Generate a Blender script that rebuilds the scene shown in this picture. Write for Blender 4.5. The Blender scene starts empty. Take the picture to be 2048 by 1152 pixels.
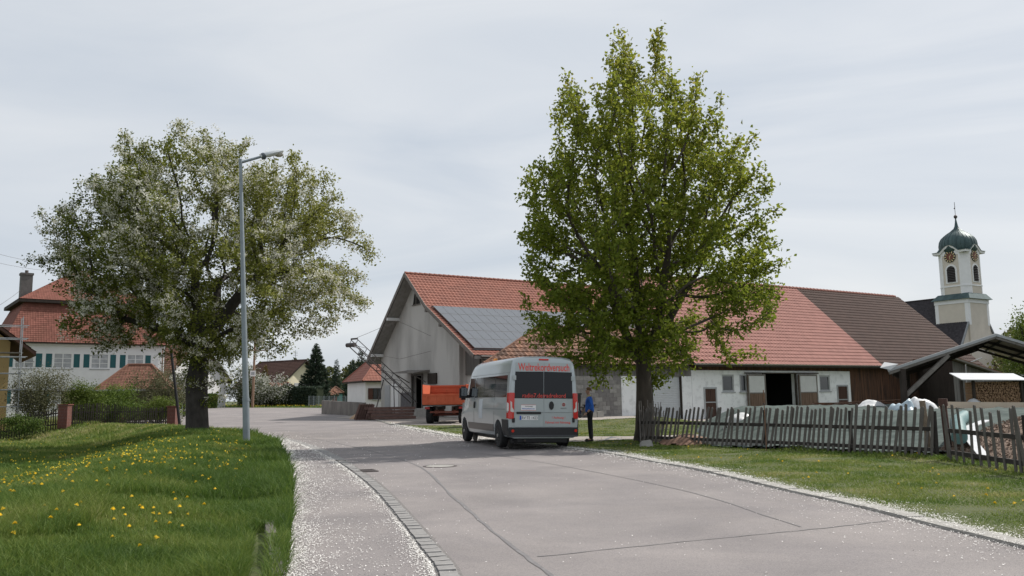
import bpy, bmesh, math, random
import numpy as np
from mathutils import Vector, Matrix, Quaternion
rng = np.random.default_rng(7); random.seed(7)
SC = bpy.context.scene; COL = SC.collection
# ------------------------------------------------------------------ camera
CH = 1.42; FPX = 1700.0
TH = math.atan(219 / FPX); PH = math.radians(.8)
_f = Vector((0, math.cos(TH), math.sin(TH))); _r0 = Vector((1, 0, 0)); _u0 = Vector((0, -math.sin(TH), math.cos(TH)))
_r = _r0 * math.cos(PH) - _u0 * math.sin(PH); _u = _u0 * math.cos(PH) + _r0 * math.sin(PH)
cam = bpy.data.objects.new('camera', bpy.data.cameras.new('camera')); COL.objects.link(cam)
cam.matrix_world = Matrix(((_r.x, _u.x, -_f.x, 0), (_r.y, _u.y, -_f.y, 0), (_r.z, _u.z, -_f.z, CH), (0, 0, 0, 1)))
cam.data.sensor_width = 36; cam.data.lens = FPX / 2048 * 36; cam.data.clip_start = .1; cam.data.clip_end = 9000
SC.camera = cam
# ------------------------------------------------------------------ light
SUN_AZ = Vector((.86, .51, 0)).normalized(); SUN_EL = math.radians(47)
light = -(SUN_AZ * math.cos(SUN_EL) + Vector((0, 0, math.sin(SUN_EL))))
sl = bpy.data.lights.new('sun', 'SUN'); sl.energy = 4.6; sl.angle = math.radians(.7); sl.color = (1, .95, .88)
sun = bpy.data.objects.new('sun', sl); COL.objects.link(sun); sun.rotation_euler = light.to_track_quat('-Z', 'Y').to_euler()
W = bpy.data.worlds.new('World'); SC.world = W; W.use_nodes = True
nt = W.node_tree; nt.nodes.clear()
def N(t, **k):
    n = nt.nodes.new(t)
    for a, b in k.items(): setattr(n, a, b)
    return n
out = N('ShaderNodeOutputWorld'); bg = N('ShaderNodeBackground'); bg.inputs['Strength'].default_value = .1
sky = N('ShaderNodeTexSky', sky_type='NISHITA', sun_disc=False, sun_elevation=SUN_EL, sun_rotation=math.atan2(SUN_AZ.x, SUN_AZ.y), air_density=1.0, dust_density=2.0)
tc = N('ShaderNodeTexCoord'); mp = N('ShaderNodeMapping'); mp.inputs['Scale'].default_value = (1.0, 1.2, 5.0); mp.inputs['Rotation'].default_value = (0, .12, .4)
nz = N('ShaderNodeTexNoise'); nz.inputs['Scale'].default_value = 1.3; nz.inputs['Detail'].default_value = 8; nz.inputs['Roughness'].default_value = .5; nz.inputs['Distortion'].default_value = 1.2
cr = N('ShaderNodeValToRGB'); cr.color_ramp.elements[0].position = .32; cr.color_ramp.elements[0].color = (5.75, 6.3, 7.0, 1)
cr.color_ramp.elements[1].position = .7; cr.color_ramp.elements[1].color = (7.9, 8.1, 8.3, 1)
mx = N('ShaderNodeMixRGB'); mx.inputs[0].default_value = .87
nt.links.new(tc.outputs['Generated'], mp.inputs[0]); nt.links.new(mp.outputs[0], nz.inputs['Vector']); nt.links.new(nz.outputs['Fac'], cr.inputs[0])
nt.links.new(sky.outputs[0], mx.inputs[1]); nt.links.new(cr.outputs[0], mx.inputs[2]); nt.links.new(mx.outputs[0], bg.inputs[0]); nt.links.new(bg.outputs[0], out.inputs[0])
SC.view_settings.view_transform = 'Standard'; SC.view_settings.look = 'None'; SC.view_settings.gamma = 1; SC.view_settings.exposure = .1
SC.cycles.max_bounces = 6; SC.cycles.transparent_max_bounces = 8
# ------------------------------------------------------------------ pixel helpers (photo pixels -> places in the world)
def ray(px, py): return _f + _r * ((px - 1024) / FPX) + _u * ((576 - py) / FPX)
def at(px, py, Y):
    d = ray(px, py); t = Y / d.y; return Vector((d.x * t, Y, CH + d.z * t))
def gnd(px, py, z=0):
    d = ray(px, py); t = (z - CH) / d.z; return Vector((d.x * t, d.y * t, z))
def ss(t):
    t = np.clip(t, 0, 1); return t * t * (3 - 2 * t)
def ter(x, y):
    """height of the terrain: level by the road, rising gently towards the far road"""
    x = np.asarray(x, float); y = np.asarray(y, float)
    r = np.clip((y - 48) / 70, 0, 1.0) * 1.0
    b = .33 * ss((y - 33) / 9) * ss((x + 1) / 3) * (1 - ss((x - 7) / 3)) * (1 - ss((y - 55) / 10))
    return r + b
def tz(x, y): return float(ter(x, y))
# ------------------------------------------------------------------ materials
MATS = {}
def M(name, col, rough=.8, var=.15, scale=3., bump=0., bscale=25., metal=0., col2=None, stretch=(1, 1, 1), detail=6, spec=.4, lo=.3, hi=.7, coat=0.):
    if name in MATS: return MATS[name]
    m = bpy.data.materials.new(name); m.use_nodes = True; t = m.node_tree; b = t.nodes['Principled BSDF']
    b.inputs['Roughness'].default_value = rough; b.inputs['Metallic'].default_value = metal; b.inputs['Specular IOR Level'].default_value = spec
    b.inputs['Coat Weight'].default_value = coat
    c1 = [max(0, c * (1 - var)) for c in col]; c2 = list(col2) if col2 else [min(1, c * (1 + var)) for c in col]
    if col2: c1 = list(col)
    tc = t.nodes.new('ShaderNodeTexCoord'); mp = t.nodes.new('ShaderNodeMapping'); mp.inputs['Scale'].default_value = stretch
    n = t.nodes.new('ShaderNodeTexNoise'); n.inputs['Scale'].default_value = scale; n.inputs['Detail'].default_value = detail; n.inputs['Roughness'].default_value = .6
    r = t.nodes.new('ShaderNodeValToRGB'); e = r.color_ramp.elements
    e[0].position = lo; e[1].position = hi; e[0].color = (*c1, 1); e[1].color = (*c2, 1)
    L = t.links.new
    L(tc.outputs['Object'], mp.inputs[0]); L(mp.outputs[0], n.inputs['Vector']); L(n.outputs['Fac'], r.inputs[0]); L(r.outputs[0], b.inputs['Base Color'])
    if bump:
        n2 = t.nodes.new('ShaderNodeTexNoise'); n2.inputs['Scale'].default_value = bscale; n2.inputs['Detail'].default_value = 5
        L(mp.outputs[0], n2.inputs['Vector']); bp = t.nodes.new('ShaderNodeBump'); bp.inputs['Strength'].default_value = bump; bp.inputs['Distance'].default_value = .02
        L(n2.outputs['Fac'], bp.inputs['Height']); L(bp.outputs[0], b.inputs['Normal'])
    MATS[name] = m; return m
def Mleaf(name, stops, trans=.35, rough=.6):
    """foliage: colour picked per leaf from the attribute rnd, some light passes through"""
    m = bpy.data.materials.new(name); m.use_nodes = True; t = m.node_tree; t.nodes.clear(); L = t.links.new
    o = t.nodes.new('ShaderNodeOutputMaterial'); a = t.nodes.new('ShaderNodeAttribute'); a.attribute_name = 'rnd'
    r = t.nodes.new('ShaderNodeValToRGB'); e = r.color_ramp.elements
    while len(e) < len(stops): e.new(.5)
    for i, (p, c) in enumerate(stops): e[i].position = p; e[i].color = (*c, 1)
    d = t.nodes.new('ShaderNodeBsdfPrincipled'); d.inputs['Roughness'].default_value = rough; d.inputs['Specular IOR Level'].default_value = .25
    tr = t.nodes.new('ShaderNodeBsdfTranslucent'); mxs = t.nodes.new('ShaderNodeMixShader'); mxs.inputs[0].default_value = trans
    L(a.outputs['Fac'], r.inputs[0]); L(r.outputs[0], d.inputs['Base Color']); L(r.outputs[0], tr.inputs[0]); L(d.outputs[0], mxs.inputs[1]); L(tr.outputs[0], mxs.inputs[2]); L(mxs.outputs[0], o.inputs[0])
    return m
def Mtile(name, col, var=.25, dirt=(.1, .08, .07), dirtamt=.3, rough=.75):
    """roof tiles: every tile (whole number of the uv map) its own tint"""
    m = bpy.data.materials.new(name); m.use_nodes = True; t = m.node_tree; b = t.nodes['Principled BSDF']; b.inputs['Roughness'].default_value = rough; b.inputs['Specular IOR Level'].default_value = .15; L = t.links.new
    uv = t.nodes.new('ShaderNodeTexCoord'); fl = t.nodes.new('ShaderNodeVectorMath'); fl.operation = 'FLOOR'
    wn = t.nodes.new('ShaderNodeTexWhiteNoise'); wn.noise_dimensions = '3D'; r = t.nodes.new('ShaderNodeValToRGB'); e = r.color_ramp.elements
    e[0].color = (*[c * (1 - var) for c in col], 1); e[1].color = (*[min(1, c * (1 + var)) for c in col], 1)
    nz = t.nodes.new('ShaderNodeTexNoise'); nz.inputs['Scale'].default_value = .9; nz.inputs['Detail'].default_value = 8; nz.inputs['Roughness'].default_value = .65
    r2 = t.nodes.new('ShaderNodeValToRGB'); r2.color_ramp.elements[0].position = .42; r2.color_ramp.elements[1].position = .72
    r2.color_ramp.elements[1].color = (dirtamt,) * 3 + (1,); r2.color_ramp.elements[0].color = (0, 0, 0, 1)
    mx = t.nodes.new('ShaderNodeMixRGB'); mx.inputs[2].default_value = (*dirt, 1)
    L(uv.outputs['UV'], fl.inputs[0]); L(fl.outputs[0], wn.inputs['Vector']); L(wn.outputs['Value'], r.inputs[0]); L(uv.outputs['Object'], nz.inputs['Vector'])
    L(nz.outputs['Fac'], r2.inputs[0]); L(r2.outputs[0], mx.inputs[0]); L(r.outputs[0], mx.inputs[1]); L(mx.outputs[0], b.inputs['Base Color'])
    return m
# ------------------------------------------------------------------ mesh helpers
def link(o, parent=None):
    COL.objects.link(o)
    if parent: o.parent = parent
    return o
class MB:
    def __init__(s): s.v = []; s.f = []
    def add(s, vs, fs):
        k = len(s.v); s.v += [tuple(p) for p in vs]; s.f += [tuple(i + k for i in f) for f in fs]; return s
    def hexa(s, p):  # 8 points: bottom ring 0-3, top ring 4-7
        return s.add(p, [(3, 2, 1, 0), (4, 5, 6, 7), (0, 1, 5, 4), (1, 2, 6, 5), (2, 3, 7, 6), (3, 0, 4, 7)])
    def box(s, x0, x1, y0, y1, z0, z1):
        return s.hexa([(x0, y0, z0), (x1, y0, z0), (x1, y1, z0), (x0, y1, z0), (x0, y0, z1), (x1, y0, z1), (x1, y1, z1), (x0, y1, z1)])
    def prism(s, poly, d):
        d = Vector(d); n = len(poly); a = [Vector(p) for p in poly]; b = [p + d for p in a]
        return s.add(a + b, [tuple(range(n))[::-1], tuple(range(n, 2 * n))] + [(i, (i + 1) % n, n + (i + 1) % n, n + i) for i in range(n)])
    def tube(s, p0, p1, r0, r1=None, n=8, cap=True):
        r1 = r0 if r1 is None else r1; p0 = Vector(p0); p1 = Vector(p1); d = (p1 - p0).normalized()
        a = d.orthogonal().normalized(); b = d.cross(a)
        vs = []
        for p, r in ((p0, r0), (p1, r1)):
            vs += [p + a * (r * math.cos(2 * math.pi * i / n)) + b * (r * math.sin(2 * math.pi * i / n)) for i in range(n)]
        fs = [(i, (i + 1) % n, n + (i + 1) % n, n + i) for i in range(n)]
        if cap: fs += [tuple(range(n))[::-1], tuple(range(n, 2 * n))]
        return s.add(vs, fs)
    def beam(s, p0, p1, w, h, up=(0, 0, 1)):
        p0 = Vector(p0); p1 = Vector(p1); d = (p1 - p0).normalized(); u = Vector(up); sd = d.cross(u).normalized(); u = sd.cross(d).normalized()
        a = sd * (w / 2); b = u * (h / 2)
        return s.hexa([p0 - a - b, p0 + a - b, p1 + a - b, p1 - a - b, p0 - a + b, p0 + a + b, p1 + a + b, p1 - a + b])
    def path(s, pts, r, n=6):
        for a, b in zip(pts[:-1], pts[1:]): s.tube(a, b, r, r, n)
        return s
    def lathe(s, prof, n=24, c=(0, 0, 0), axis='z'):
        vs = []
        for r, z in prof:
            for i in range(n):
                t = 2 * math.pi * i / n; x, y = r * math.cos(t), r * math.sin(t)
                p = (x, y, z) if axis == 'z' else ((x, z, y) if axis == 'y' else (z, x, y))
                vs.append((p[0] + c[0], p[1] + c[1], p[2] + c[2]))
        fs = []
        for j in range(len(prof) - 1):
            for i in range(n):
                q = (j * n + i, j * n + (i + 1) % n, (j + 1) * n + (i + 1) % n, (j + 1) * n + i); fs.append(q if axis != 'y' else q[::-1])
        fs += [tuple(range(n))[::-1], tuple(range((len(prof) - 1) * n, len(prof) * n))]
        return s.add(vs, fs)
    def build(s, name, mat, parent=None, smooth=False, bevel=0., kind=None):
        me = bpy.data.meshes.new(name); me.from_pydata(s.v, [], s.f); me.materials.append(mat); o = link(bpy.data.objects.new(name, me), parent)
        bm = bmesh.new(); bm.from_mesh(me); bmesh.ops.recalc_face_normals(bm, faces=bm.faces)
        if bevel: bmesh.ops.bevel(bm, geom=bm.edges[:] + bm.verts[:], offset=bevel, segments=2, affect='EDGES', clamp_overlap=True)
        bm.to_mesh(me); bm.free()
        if smooth:
            me.shade_smooth()
            if smooth != 'all': me.set_sharp_from_angle(angle=math.radians(40))
        if kind: o['kind'] = kind
        return o
def tag(o, label, cat, group=None):
    o['label'] = label; o['category'] = cat
    if group: o['group'] = group
    return o
def thing(name, label, cat, loc=(0, 0, 0), rz=0., group=None):
    o = link(bpy.data.objects.new(name, None)); o.location = loc; o.rotation_euler = (0, 0, rz); o.empty_display_size = .2
    return tag(o, label, cat, group)
def dup(o, parent=None):
    c = o.copy(); link(c); c.parent = parent
    for ch in list(o.children): dup(ch, c)
    return c
def inst(o, name, parent):  # a part that shares its mesh
    c = bpy.data.objects.new(name, o.data); return link(c, parent)
def quads_mesh(name, V, nv, faces_per, mat, parent=None, rnd=None, kind=None):
    """V: (n*nv,3) vertices in groups of nv; faces_per: list of index tuples inside a group"""
    n = len(V) // nv; me = bpy.data.meshes.new(name); me.vertices.add(len(V)); me.vertices.foreach_set('co', np.asarray(V, np.float32).ravel())
    tot = np.array([len(f) for f in faces_per]); flat = np.concatenate([np.array(f) for f in faces_per])
    loops = (np.arange(n)[:, None] * nv + flat[None, :]).ravel(); me.loops.add(len(loops)); me.loops.foreach_set('vertex_index', loops.astype(np.int32))
    totals = np.tile(tot, n); starts = np.concatenate([[0], np.cumsum(totals)[:-1]]); me.polygons.add(len(totals))
    me.polygons.foreach_set('loop_start', starts.astype(np.int32)); me.polygons.foreach_set('loop_total', totals.astype(np.int32))
    if rnd is not None:
        a = me.attributes.new('rnd', 'FLOAT', 'POINT'); a.data.foreach_set('value', np.repeat(rnd, nv).astype(np.float32))
    me.update(calc_edges=True); me.materials.append(mat); o = link(bpy.data.objects.new(name, me), parent)
    if kind: o['kind'] = kind
    return o
def unit(a): return a / np.maximum(np.linalg.norm(a, axis=1, keepdims=True), 1e-9)
def leaves(name, P, L, Wd, mat, parent=None, up=.4, rnd=None, axis=None, kind=None, fold=.25):
    """diamond leaves at P, each folded a little along its midrib"""
    n = len(P); nrm = unit(rng.normal(size=(n, 3)) + np.array([0, 0, up])); ax = rng.normal(size=(n, 3)) if axis is None else axis + rng.normal(size=(n, 3)) * .5
    ax = unit(ax - nrm * np.sum(ax * nrm, 1, keepdims=True)); sd = np.cross(nrm, ax)
    L = np.broadcast_to(L, (n,))[:, None]; Wd = np.broadcast_to(Wd, (n,))[:, None]
    V = np.stack([P, P + ax * L * .45 + sd * Wd * .5 + nrm * Wd * fold, P + ax * L, P + ax * L * .45 - sd * Wd * .5 + nrm * Wd * fold], 1).reshape(-1, 3)
    return quads_mesh(name, V, 4, [(0, 1, 2), (0, 2, 3)], mat, parent, rng.random(n) if rnd is None else rnd, kind)
def tiles(name, P0, U, V, w, l, tw, rh, mat, parent, amp=.025, step=.03, clips=()):
    """a pantiled slope: wavy across, stepped course by course; clips = (point, outward normal) in local space"""
    P0 = np.array(P0, float); U = np.array(Vector(U).normalized()); V = np.array(Vector(V).normalized()); Nn = np.cross(U, V)
    if Nn[2] < 0: Nn = -Nn
    nc = max(1, int(round(w / tw))); nr = max(1, int(round(l / rh))); tw = w / nc; rh = l / nr
    us = np.array([(i + k / 4) for i in range(nc) for k in range(4)] + [nc]); hu = amp * np.cos(2 * np.pi * us) ; vs = []; hv = []
    for j in range(nr): vs += [j + .001, j + .999]; hv += [step, 0]
    vs = np.array(vs); hv = np.array(hv); uu, vv = np.meshgrid(us, vs); H = hu[None, :] + hv[:, None]
    PP = P0 + U * (uu * tw)[..., None] + V * (vv * rh)[..., None] + Nn * H[..., None]
    nu = len(us); nvv = len(vs); idx = np.arange(nu * nvv).reshape(nvv, nu)
    F = np.stack([idx[:-1, :-1], idx[:-1, 1:], idx[1:, 1:], idx[1:, :-1]], -1).reshape(-1, 4)
    me = bpy.data.meshes.new(name); me.from_pydata(PP.reshape(-1, 3).tolist(), [], F.tolist()); uvl = me.uv_layers.new(name='UVMap')
    li = np.zeros(len(me.loops), np.int32); me.loops.foreach_get('vertex_index', li)
    # every face takes the id of the tile its middle lies in
    fu = (uu.ravel()[F].mean(1)); fv = (vv.ravel()[F].mean(1)); UVv = np.repeat(np.stack([np.floor(fu) + .5, np.floor(fv) + .5], 1), 4, 0)
    uvl.data.foreach_set('uv', UVv.astype(np.float32).ravel()); me.materials.append(mat)
    if clips:
        bm = bmesh.new(); bm.from_mesh(me)
        for p, n in clips: bmesh.ops.bisect_plane(bm, geom=bm.verts[:] + bm.edges[:] + bm.faces[:], plane_co=p, plane_no=n, clear_outer=True)
        bm.to_mesh(me); bm.free()
    return link(bpy.data.objects.new(name, me), parent)
def sheet(name, poly, mat, dz, cell=2., kind='structure', parent=None, bankfn=None):
    """a flat-lying sheet of any outline, laid over the terrain"""
    bm = bmesh.new(); bm.faces.new([bm.verts.new((p[0], p[1], 0)) for p in poly]); bmesh.ops.triangulate(bm, faces=bm.faces[:])
    xs = [p[0] for p in poly]; ys = [p[1] for p in poly]
    for lo, hi, ax in ((min(xs), max(xs), 0), (min(ys), max(ys), 1)):
        k = math.floor(lo / cell) * cell
        while k < hi:
            if k > lo + 1e-3:
                co = (k, 0, 0) if ax == 0 else (0, k, 0); no = (1, 0, 0) if ax == 0 else (0, 1, 0)
                bmesh.ops.bisect_plane(bm, geom=bm.verts[:] + bm.edges[:] + bm.faces[:], plane_co=co, plane_no=no)
            k += cell
    for v in bm.verts: v.co.z = tz(v.co.x, v.co.y) + dz + (bankfn(v.co.x, v.co.y) if bankfn else 0)
    bmesh.ops.recalc_face_normals(bm, faces=bm.faces)
    if sum(f.normal.z for f in bm.faces) < 0: bmesh.ops.reverse_faces(bm, faces=bm.faces)
    me = bpy.data.meshes.new(name); bm.to_mesh(me); bm.free(); me.materials.append(mat); o = link(bpy.data.objects.new(name, me), parent)
    if kind and not parent: o['kind'] = kind
    return o
def inpoly(x, y, poly):
    x = np.asarray(x); y = np.asarray(y); r = np.zeros(x.shape, bool); n = len(poly); j = n - 1
    for i in range(n):
        xi, yi = poly[i][:2]; xj, yj = poly[j][:2]
        c = ((yi > y) != (yj > y)) & (x < (xj - xi) * (y - yi) / ((yj - yi) or 1e-9) + xi); r ^= c; j = i
    return r
def dline(x, y, pl):
    x = np.asarray(x, float); y = np.asarray(y, float); d = np.full(x.shape, 1e9)
    for (ax, ay), (bx, by) in zip(pl[:-1], pl[1:]):
        ux, uy = bx - ax, by - ay; t = np.clip(((x - ax) * ux + (y - ay) * uy) / (ux * ux + uy * uy), 0, 1)
        d = np.minimum(d, np.hypot(x - ax - t * ux, y - ay - t * uy))
    return d
def smooth_line(pl, k=6):
    """Catmull-Rom through the points"""
    P = [Vector((*p, 0)) for p in pl]; P = [P[0] * 2 - P[1]] + P + [P[-1] * 2 - P[-2]]; o = []
    for i in range(1, len(P) - 2):
        for j in range(k):
            t = j / k; a, b, c, d = P[i - 1:i + 3]
            q = .5 * ((2 * b) + (c - a) * t + (2 * a - 5 * b + 4 * c - d) * t * t + (3 * b - a - 3 * c + d) * t ** 3); o.append((q.x, q.y))
    return o + [tuple(pl[-1])]
def text_mesh(name, body, width, height, mat, parent, loc, rot, bold=0., extr=.0015):
    cu = bpy.data.curves.new(name, 'FONT'); cu.body = body; cu.align_x = 'CENTER'; cu.align_y = 'CENTER'; cu.size = 1; cu.extrude = .004; cu.offset = bold; cu.resolution_u = 3
    to = bpy.data.objects.new('t', cu); COL.objects.link(to); dg = bpy.context.evaluated_depsgraph_get(); me = bpy.data.meshes.new_from_object(to.evaluated_get(dg)); bpy.data.objects.remove(to)
    co = np.zeros(len(me.vertices) * 3, np.float32); me.vertices.foreach_get('co', co); co = co.reshape(-1, 3)
    mn = co.min(0); mxx = co.max(0); co[:, 0] = (co[:, 0] - (mn[0] + mxx[0]) / 2) * width / (mxx[0] - mn[0]); co[:, 1] = (co[:, 1] - (mn[1] + mxx[1]) / 2) * height / (mxx[1] - mn[1]); co[:, 2] *= extr / .004
    me.vertices.foreach_set('co', co.ravel()); me.update(); me.materials.clear(); me.materials.append(mat); me.name = name
    o = link(bpy.data.objects.new(name, me), parent); o.location = loc; o.rotation_euler = rot; return o
AX = Vector((.845, .535, 0)).normalized(); BX = Vector((-AX.y, AX.x, 0)); YAW = math.atan2(AX.y, AX.x)   # the farm's building grid
# ================================================================== GROUND
LEFT = smooth_line([(-.9, 1), (-1.5, 5), (-1.88, 7.2), (-2.48, 9.7), (-3.18, 12.5), (-4.29, 16.7), (-6.04, 22.8), (-8.84, 31.5), (-12.5, 39.5), (-17.5, 46), (-25, 52), (-30, 60), (-34, 80), (-45, 95), (-90, 118)])
GUTL = smooth_line([(.1, 1), (-.4, 5), (-.66, 7.1), (-.93, 8.3), (-1.42, 10.34), (-2.19, 13.37), (-3.08, 16.49), (-4.27, 20.31), (-6.01, 25.4), (-8.3, 31.2), (-11.2, 37.5)])
GUTR = smooth_line([(.32, 1), (-.17, 5), (-.43, 7.1), (-.70, 8.35), (-1.18, 10.4), (-1.93, 13.45), (-2.79, 16.55), (-3.96, 20.35), (-5.69, 25.45), (-8.0, 31.3), (-10.9, 37.6)])
KERB = smooth_line([(5.1, 1), (4.75, 5), (4.56, 7.87), (4.4, 9.39), (4.24, 11.02), (3.91, 13.08), (3.47, 16.2), (2.92, 18.66), (2.1, 22.0), (.3, 26.3), (-1.2, 29.3), (-2.9, 34), (-5.95, 44.5), (-9.2, 56), (-11.6, 62)])
FARL = [(-19.5, 90), (-41, 103), (-90, 130)]
KOUT = [(x + .42, y + .12) for x, y in KERB]
PAVED = LEFT + FARL[::-1] + [(-16, 78), (-13.2, 67)] + KERB[::-1]
LAWN = LEFT + [(-90, 1)]
asphalt = M('asphalt', (.228, .211, .206), .9, .13, .7, .25, 140., lo=.25, hi=.75)
def asphalt_nodes():
    t = asphalt.node_tree; b = t.nodes['Principled BSDF']; L = t.links.new; src = b.inputs['Base Color'].links[0].from_socket
    tc = t.nodes.new('ShaderNodeTexCoord'); n = t.nodes.new('ShaderNodeTexNoise'); n.inputs['Scale'].default_value = 95; n.inputs['Detail'].default_value = 3
    r = t.nodes.new('ShaderNodeValToRGB'); r.color_ramp.elements[0].position = .3; r.color_ramp.elements[1].position = .72; r.color_ramp.elements[0].color = (.72, .72, .74, 1); r.color_ramp.elements[1].color = (1.2, 1.18, 1.16, 1)
    m = t.nodes.new('ShaderNodeMixRGB'); m.blend_type = 'MULTIPLY'; m.inputs[0].default_value = 1
    L(tc.outputs['Object'], n.inputs['Vector']); L(n.outputs['Fac'], r.inputs[0]); L(src, m.inputs[1]); L(r.outputs[0], m.inputs[2])
    n3 = t.nodes.new('ShaderNodeTexNoise'); n3.inputs['Scale'].default_value = .35; n3.inputs['Detail'].default_value = 9; n3.inputs['Roughness'].default_value = .7; n3.inputs['Distortion'].default_value = .6
    r3 = t.nodes.new('ShaderNodeValToRGB'); r3.color_ramp.elements[0].position = .36; r3.color_ramp.elements[1].position = .62; r3.color_ramp.elements[0].color = (.84, .84, .86, 1); r3.color_ramp.elements[1].color = (1.06, 1.05, 1.04, 1)
    m3 = t.nodes.new('ShaderNodeMixRGB'); m3.blend_type = 'MULTIPLY'; m3.inputs[0].default_value = 1; L(tc.outputs['Object'], n3.inputs['Vector']); L(n3.outputs['Fac'], r3.inputs[0]); L(m.outputs[0], m3.inputs[1]); L(r3.outputs[0], m3.inputs[2]); 
    n4 = t.nodes.new('ShaderNodeTexNoise'); n4.inputs['Scale'].default_value = 9; n4.inputs['Detail'].default_value = 8; n4.inputs['Roughness'].default_value = .75; r4 = t.nodes.new('ShaderNodeValToRGB'); r4.color_ramp.elements[0].position = .62; r4.color_ramp.elements[1].position = .74; r4.color_ramp.elements[0].color = (1, 1, 1, 1); r4.color_ramp.elements[1].color = (.66, .65, .65, 1)
    m4 = t.nodes.new('ShaderNodeMixRGB'); m4.blend_type = 'MULTIPLY'; m4.inputs[0].default_value = 1; L(tc.outputs['Object'], n4.inputs['Vector']); L(n4.outputs['Fac'], r4.inputs[0]); L(m3.outputs[0], m4.inputs[1]); L(r4.outputs[0], m4.inputs[2]); L(m4.outputs[0], b.inputs['Base Color'])
asphalt_nodes()
concrete = M('concrete', (.30, .29, .27), .9, .2, 4, .3, 40)
stone = M('sett_stone', (.235, .228, .222), .85, .15, 9, .3, 60)
gravel = M('gravel', (.30, .27, .245), .95, .25, 18, .5, 90)
soil = M('meadow_ground', (.05, .065, .022), .95, .3, .55, .4, 14, col2=(.095, .105, .035))
def bank(x, y):
    ins = inpoly(x, y, LAWN); d = dline(x, y, LEFT)
    return np.where(ins, (.27 * ss((d - .2) / 2.2) - .70 * ss((d - 2.6) / 4.5)) * (1 - ss((np.asarray(y) - 50) / 14)), 0)   # a crest by the pavement, then falling away to the garden
def gz(x, y): return tz(x, y) + float(bank(np.array([float(x)]), np.array([float(y)]))[0])
def build_ground():
    xs = np.concatenate([[-4000, -1500, -600, -300, -160, -110], np.arange(-80, 45.1, .5), [55, 70, 100, 160, 300, 600, 1500, 4000]])
    ys = np.concatenate([[-400, -100, -30, -10], np.arange(0, 75, .5), np.arange(75, 140, 2.5), [150, 180, 230, 300, 450, 700, 1200, 2500, 6000]])
    X, Y = np.meshgrid(xs, ys); Z = ter(X, Y) + bank(X, Y); p = inpoly(X, Y, PAVED); Z = np.where(p, ter(X, Y) - .06, Z)
    near = (Y < 75) & (np.abs(X) < 60) & ~p; Z = Z + np.where(near, (rng.random(X.shape) - .5) * .03, 0)
    V = np.stack([X, Y, Z], -1).reshape(-1, 3); i = np.arange(X.size).reshape(X.shape); F = np.stack([i[:-1, :-1], i[:-1, 1:], i[1:, 1:], i[1:, :-1]], -1).reshape(-1, 4)
    me = bpy.data.meshes.new('ground'); me.from_pydata(V.tolist(), [], F.tolist()); me.shade_smooth(); me.materials.append(soil)
    o = link(bpy.data.objects.new('ground', me)); o['kind'] = 'structure'
build_ground()
ROADP = [p for p in GUTR] + [(-14.5, 43), (-20, 48.8), (-25.4, 52.8), (-30.4, 60.2), (-34.5, 80), (-45.3, 95.5), (-90, 119)] + FARL[::-1] + [(-16, 78), (-13.2, 67)] + KERB[::-1]
sheet('road', ROADP, asphalt, .004, 4.)
walk = sheet('pavement', [p for p in LEFT if p[1] < 47] + [(-14.6, 43.1)] + GUTL[::-1], asphalt, .026, 3.)
gb = [(a, b) for a, b in zip(GUTL, GUTR)]
sheet('gutter_bed', [p for p in GUTL] + GUTR[::-1], M('gutter_bed', (.16, .15, .145), .95, .3, 20), .006, 3.)
def setts():
    bed = link(bpy.data.objects.new('gutter', None)); bed['kind'] = 'structure'
    protos = []
    for k in range(5):
        m = MB().box(-.088, .088, -.1, .1, -.03, .012); o = m.build('sett', stone, bed, bevel=.014)
        for v in o.data.vertices: v.co += Vector((random.uniform(-.006, .006), random.uniform(-.008, .008), random.uniform(-.003, .003)))
        protos.append(o)
    k = 0; s = 0.; CEN = [((a[0] + b[0]) / 2, (a[1] + b[1]) / 2) for a, b in zip(GUTL, GUTR)]; nxt = 0.; acc = 0.
    for a, b in zip(CEN[:-1], CEN[1:]):
        a = Vector((*a, 0)); b = Vector((*b, 0)); L = (b - a).length; d = (b - a) / L; sd = Vector((d.y, -d.x, 0))
        while nxt < acc + L:
            p = a + d * (nxt - acc); nxt += .212
            if p.y < 5.5 or p.y > 20: continue
            for o_ in (0.,):
                q = p + sd * o_ 
                if k < len(protos): o = protos[k]
                else: o = inst(protos[random.randrange(5)], 'sett', bed)
                k += 1; o.location = (q.x, q.y, .012 + random.uniform(-.003, .004)); o.rotation_euler = (0, 0, math.atan2(-d.x, d.y) + random.uniform(-.05, .05))
        acc += L
    # beyond 20 m the setts run together: one strip
    far = [(a, b) for a, b in zip(GUTL, GUTR) if a[1] > 19.8]
    m = MB()
    for (a, b), (c, d) in zip(far[:-1], far[1:]): m.add([(*a, tz(*a) + .02), (*b, tz(*b) + .016), (*d, tz(*d) + .016), (*c, tz(*c) + .02)], [(0, 1, 2, 3)])
    m.build('far_setts', stone, bed, kind='stuff')
setts()
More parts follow.
